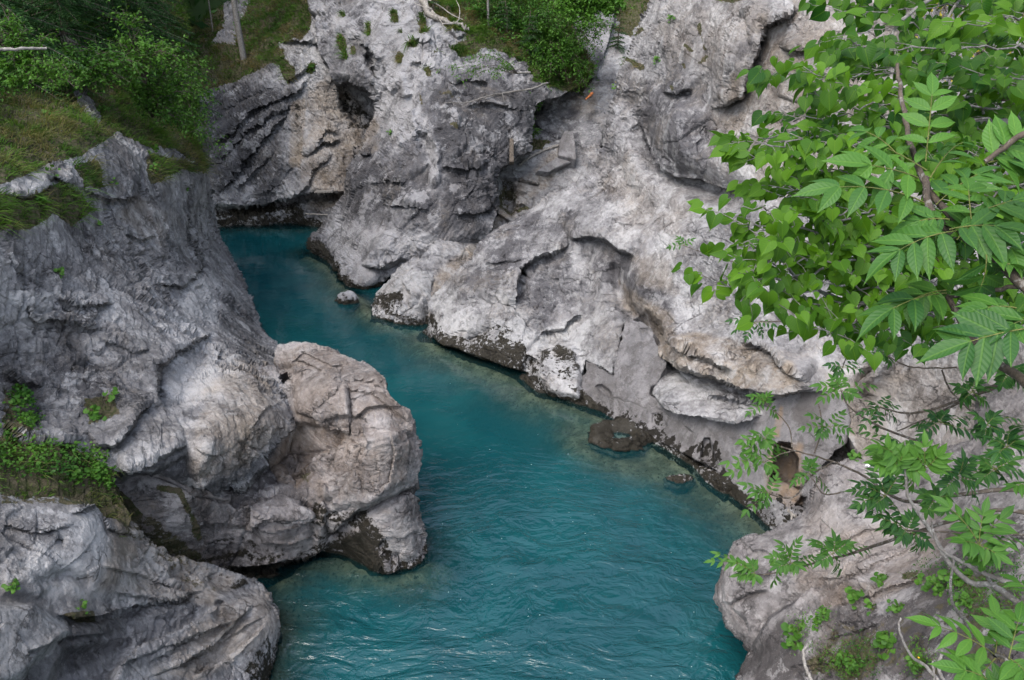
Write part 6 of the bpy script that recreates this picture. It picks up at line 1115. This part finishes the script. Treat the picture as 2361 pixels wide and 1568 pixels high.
# ---------------------------------------------------------------- dead stems, logs and small finds
def stick(name, label, cat, pts, r0, r1, mat, k=7, wob=.12, extra=()):
    P = [np.asarray(p, float) for p in pts]; org = P[0].copy(); s = Soup(); s.tube(bez([p - org for p in P], 5 * len(P) + 2, r0 * .25), r0, r1, k, wob)
    for e, a, b in extra: s.tube(bez([np.asarray(p) - org for p in e], 8, .003), a, b, 5)
    o = s.build(name, mat); o.location = org; return tag(o, label, cat)
def on(o, reg, pts, off=.03):
    out = []
    for x, y in pts:
        u, v = Z(reg, [(x, y)])[0]; p, n = ground(o, u, v); out.append(p + n * off)
    return out
stick('dead_stem', 'broken bare stem with a pale cut end on the near right rock by the river', 'dead stem', Zt(S5, [(940,1600,11.5),(880,1480,11.6),(870,1370,11.7),(900,1325,11.7)], 12), .026, .02, M_DEAD)
stick('dead_stem', 'long curving dead stem beside the dark round leaves on the near right rock', 'dead stem', Zt(S5, [(1800,1600,8.6),(1700,1480,8.8),(1600,1410,9.2),(1545,1320,9.6),(1510,1210,10.0),(1520,1150,10.1)], 9), .020, .010, M_DEAD)
stick('dead_stem', 'short dead stem with a rounded tip at the bottom edge by the yellow flower', 'dead stem', Zt(S5, [(1850,1620,8.0),(1790,1530,8.2),(1780,1450,8.3),(1795,1395,8.3)], 8), .018, .015, M_DEAD)
stick('dead_stem', 'short straight dead stem between the curving stem and the bottom edge', 'dead stem', Zt(S5, [(1760,1620,8.2),(1745,1530,8.3),(1740,1440,8.4)], 8), .014, .010, M_DEAD)
stick('driftwood_stick', 'forked driftwood stick lodged at the foot of the retaining wall behind the near rock', 'driftwood', Zt(S3, [(1690,1320,19.6),(1630,1275,19.8),(1605,1240,19.9)], 19), .05, .03, M_DEAD, extra=[(Zt(S3, [(1630,1275,19.8),(1628,1330,19.7)], 19), .035, .025)])
stick('fallen_branch', 'long dead branch lying across the dark middle buttress below the hanging bush', 'branch', on(MID, R2_, [(1840,560),(1760,590),(1690,610)][2:], .1)[:0] + Zt(R2_, [(1840,560,38.6),(1720,600,37.6)], 38) + on(MID, R2_, [(1560,640),(1430,665),(1300,690),(1150,720)], .14), .05, .02, M_BARKG, extra=[(on(MID, R2_, [(1520,650),(1530,700),(1545,740)], .2), .02, .01)])
stick('log', 'dead log lying along the edge of the scree ramp in the gully', 'log', on(GUL, R2_, [(1905,1000),(1800,1030),(1700,1075),(1640,1130)], .10), .08, .05, M_DEAD)
stick('branch', 'dead leafless branch hanging under the hanging bush', 'branch', Zt(R2_, [(1540,480,37.8),(1620,492,38.2),(1720,490,39)], 38), .03, .05, M_DEAD)
stick('branch', 'twisted dead branches with roots lying over the top of the middle buttress', 'dead branch', on(MID, R2_, [(985,-40),(1010,60),(1060,130),(1140,170),(1230,200),(1290,235)], .18), .22, .05, M_DEAD, wob=.3,
      extra=[(on(MID, R2_, [(1000,20),(1100,70),(1180,130),(1250,170)], .3), .05, .02), (on(MID, R2_, [(960,10),(1060,110),(1120,190),(1180,200)], .3), .05, .02), (Zt(R2_, [(1130,160,38.8),(1230,150,38.8),(1245,60,39.2),(1220,0,39.5)], 39), .04, .015), (Zt(R2_, [(1060,60,39.4),(1010,50,39.6),(940,20,40)], 39), .04, .015)])
stick('rusty_bar', 'orange rusty piece of metal lying on the tan rock above the gully', 'rusty scrap', Zt(R2_, [(2140,628,40.2),(2115,650,40.1),(2095,672,40.0)], 40), .07, .03, bark_material('rust', (.34, .12, .04), (.20, .07, .03), 14, 0))
stick('wire', 'thin dark wire hanging from the rock edge over the gully', 'wire', Zt(R2_, [(2040,650,40.6),(2100,680,40.2),(2210,725,39.0)], 40), .012, .012, M_BARKB, wob=0)
# plank on its ledge at the foot of the far wall
s = Soup(); o_ = P1_(R1, 2130, 1297, 42.6); e_ = P1_(R1, 2250, 1292, 42.2); d = e_ - o_; sd_ = nrm_(np.cross(d, UPV)) * .16; h_ = UPV * .09
V = [np.zeros(3), d, d + sd_, sd_]; V = V + [p + h_ for p in V]; s.add(V, [[0, 3, 2, 1], [4, 5, 6, 7], [0, 1, 5, 4], [1, 2, 6, 5], [2, 3, 7, 6], [3, 0, 4, 7]])
pl = s.build('plank', M_DEAD, smooth_=False); pl.location = o_; tag(pl, 'bleached wooden plank wedged on the ledge at the foot of the far wall', 'plank')
stick('wooden_pole', 'thin wooden pole leaning to the water at the foot of the far wall', 'pole', Zt(R1, [(2340,1455,41.8),(2200,1450,42.2),(2060,1440,43.0)], 42), .04, .03, M_DEAD)
# weathered stump on the left slope
p, n = ground(LEFT, *Z(R1, [(560, 480)])[0]); s = Soup(); pts = [np.array([0, 0, -.3]), np.array([-.05, 0, .4]), np.array([-.10, .02, .9]), np.array([-.25, 0, 1.4])]; s.tube(bez(pts, 9), .42, .16, 11, .22)
for a in range(7): q = a * .9; s.tube([np.array([math.cos(q) * .3, math.sin(q) * .3, .2]), np.array([math.cos(q) * .28 - .1, math.sin(q) * .28, .9 + .5 * RS.rand()]), np.array([math.cos(q) * .22 - .2, math.sin(q) * .2, 1.2 + .7 * RS.rand()])], .07, .01, 5)
stp = s.build('tree_stump', M_DEAD); stp.location = p; tag(stp, 'splintered grey tree stump among the spruces on the left slope', 'tree stump')
stick('branch', 'thin broken branch sticking in from the left edge above the grass slope', 'branch', Zt(R1, [(-80,340,18),(150,330,18.4),(315,326,18.8)], 18), .04, .03, M_DEAD)
# concrete blocks in the gully: upright block, sloping slab, old pillar
def slab(name, label, cat, corners_px, reg, ts, thick, mat):
    if not isinstance(ts, list):
        g_ = [project(ground(GUL, *Z(reg, [c_])[0])[0])[2] for c_ in corners_px]; ts = [t_ - ts for t_ in g_] if ts >= 0 else [min(g_) + .3 * (i_ > 1) for i_ in range(len(g_))]
    P = [P1_(reg, x, y, t) for (x, y), t in zip(corners_px, ts)]; o0 = P[0]; n = nrm_(np.cross(P[1] - P[0], P[-1] - P[0]))
    if n.dot(CAMP - o0) < 0: n = -n
    bm_ = __import__('bmesh').new(); vs = [bm_.verts.new(p - o0) for p in P] + [bm_.verts.new(p - o0 - n * thick) for p in P]; k = len(P)
    bm_.faces.new(vs[:k]); bm_.faces.new(vs[k:][::-1])
    for i in range(k): bm_.faces.new([vs[i], vs[k + i], vs[k + (i + 1) % k], vs[(i + 1) % k]])
    import bmesh as bmm; bmm.ops.recalc_face_normals(bm_, faces=bm_.faces); bmm.ops.bevel(bm_, geom=list(bm_.edges), offset=.05, segments=2, affect='EDGES', profile=.6)
    me = bpy.data.meshes.new(name); bm_.to_mesh(me); bm_.free(); me.materials.append(mat); o = bpy.data.objects.new(name, me); SC.collection.objects.link(o); o.location = o0
    return tag(o, label, cat)
M_CON = bpy.data.materials['weathered_concrete']
slab('concrete_block', 'upright rounded concrete block at the head of the gully ramp', 'concrete block', [(1910,1045),(2030,1075),(2028,990),(2010,880),(1950,885),(1920,950)], R2_, .9, 1.8, M_CON)
slab('concrete_slab', 'sloping grey concrete slab below the upright block in the gully', 'concrete slab', [(1770,1150),(1905,1055),(2025,1080),(1960,1110),(1880,1140),(1850,1160)], R2_, .55, .7, M_CON)
slab('wooden_post', 'short old timber post standing against the dark buttress beside the gully', 'post', [(1580,1090),(1612,1090),(1610,940),(1600,930),(1582,930)], R2_, [36.9, 36.9, 37.2, 37.2, 37.2], .35, M_BARKB)
# small rocks in the water
def rock_blob(name, label, c, rx, ry, rz, seed, mat, ring=0.0):
    bm_ = __import__('bmesh').new(); import bmesh as bmm; bmm.ops.create_icosphere(bm_, subdivisions=5, radius=1); V = np.array([v.co[:] for v in bm_.verts]); F = np.array([[v.index for v in f.verts] for f in bm_.faces]); bm_.free()
    P = V * np.array([rx, ry, rz]); f1, _ = facets(P / (.5 * max(rx, ry)) + seed, seed); f2, _ = facets(P / (.2 * max(rx, ry)) + seed, seed + 1); P = P + V * (f1 * .22 + f2 * .08)[:, None] * max(rx, ry) + V * (fbm(P / .5 + seed, 4, seed) * .15)[:, None]
    if ring: P[:, 2] -= ring * np.exp(-((V[:, 0] / .5) ** 2 + (V[:, 1] / .45) ** 2)) * (V[:, 2] > 0)
    mk = np.zeros((len(P), 4)); zz = P[:, 2] + c[2]; mk[:, 2] = (smooth(.75 if ring else .5, .0, zz) * .6 + (.38 if ring else .15)) * smooth(-.12, -.02, zz); mk2 = np.zeros((len(P), 4)); mk2[:, 0] = .6
    o = mesh_obj(name, P, F, mat, cols={'mask': mk, 'mask2': mk2}); o.location = c; return tag(o, label, 'boulder')
c = place(800, 694, TH(694, 0)); rock_blob('boulder', 'small lone boulder in the water below the middle buttress', (c[0], c[1], .0), .50, .4, .42, 5, rockC)
c = place(1432, 1005, TH(1005, 0.1)); rock_blob('boulder', 'mossy boulder with a round pothole at the foot of the retaining wall', (c[0] , c[1] + .1, .0), 1.0, .85, .5, 8, rockB, .7)
c = place(1565, 1108, TH(1108, -.1)); rock_blob('boulder', 'half-sunk brown rock in the shallows along the retaining wall', (c[0], c[1], -.14), .45, .30, .26, 12, rockD)
# scrap of white paper on the near right rock
p, n = ground(NEAR, *Z(S5, [(1298, 142)])[0]); s = Soup(); a = nrm_(np.cross(n, UPV)); b_ = np.cross(n, a); V = []
for i in range(5):
    for j in range(4): V.append(a * (i - 2) * .035 + b_ * (j - 1.5) * .028 + n * (.03 + .015 * math.sin(i * 2.1 + j * 1.3)))
s.add(V, [[i * 4 + j, i * 4 + j + 1, i * 4 + j + 5, i * 4 + j + 4] for i in range(4) for j in range(3)]); b = NB('white_paper')
pp = s.build('litter', b.done(b.principled((.75, .76, .78), .6).outputs[0])); pp.location = p; tag(pp, 'crumpled scrap of white paper lying on the crest of the near right rock', 'litter')
# yellow-flowering shrub high on the right wall behind the linden
p, n = ground(RIGHT, 2180, 150)
b = NB('yellow_leaf'); M_YEL = leaf_material('yellow_leaf_tips', (.16, .15, .015), (.42, .34, .03), .3, .3, 0)
make_bush('shrub', 'yellowish shrub high on the right wall behind the linden leaves', 'shrub', place(2260, 140, 12), [place(2230, 30, 9), place(2300, 10, 9), place(2150, 130, 9), place(2120, 200, 9), place(2240, 230, 9), place(2330, 60, 9)], 1500, .05, 421, mat=M_YEL)
make_bush('shrub', 'dark shrub in the shade of the right wall behind the linden', 'shrub', place(2420, 300, 11), [place(2060, 120, 13), place(2100, 60, 12.5), place(2250, 160, 12), place(2350, 200, 11), place(2200, 260, 12), place(2340, 330, 11), place(2100, 180, 13), place(2300, 30, 12), place(2030, 60, 14)], 3000, .07, 422, tint=(0, .4))

# ---------------------------------------------------------------- names for the rock
for o, l in ((BACK, 'far slanting grey rock wall with the dark cave at the river bend'), (MID, 'dark grey middle buttress with a pale pillar top rising from the river'), (GUL, 'tan gully with a rubble ramp between the middle buttress and the right wall'), (LEFT, 'tall grey left rock wall with smooth scoured hollows under the wooded slope'),
             (PROM, 'low blocky tan outcrop jutting into the river from the left bank'), (FRONT, 'near grey lichened outcrop in the lower left corner'), (RIGHT, 'huge pale tan right rock wall with folded overhangs'), (NEAR, 'near ledgy outcrop under the ash leaves in the lower right corner')):
    tag(o, l, 'rock wall' if o.name.startswith('cliff') else 'rock', kind='structure')
tag(BOULD, 'pale boulder with a black wet foot at the mouth of the brown gully', 'boulder')
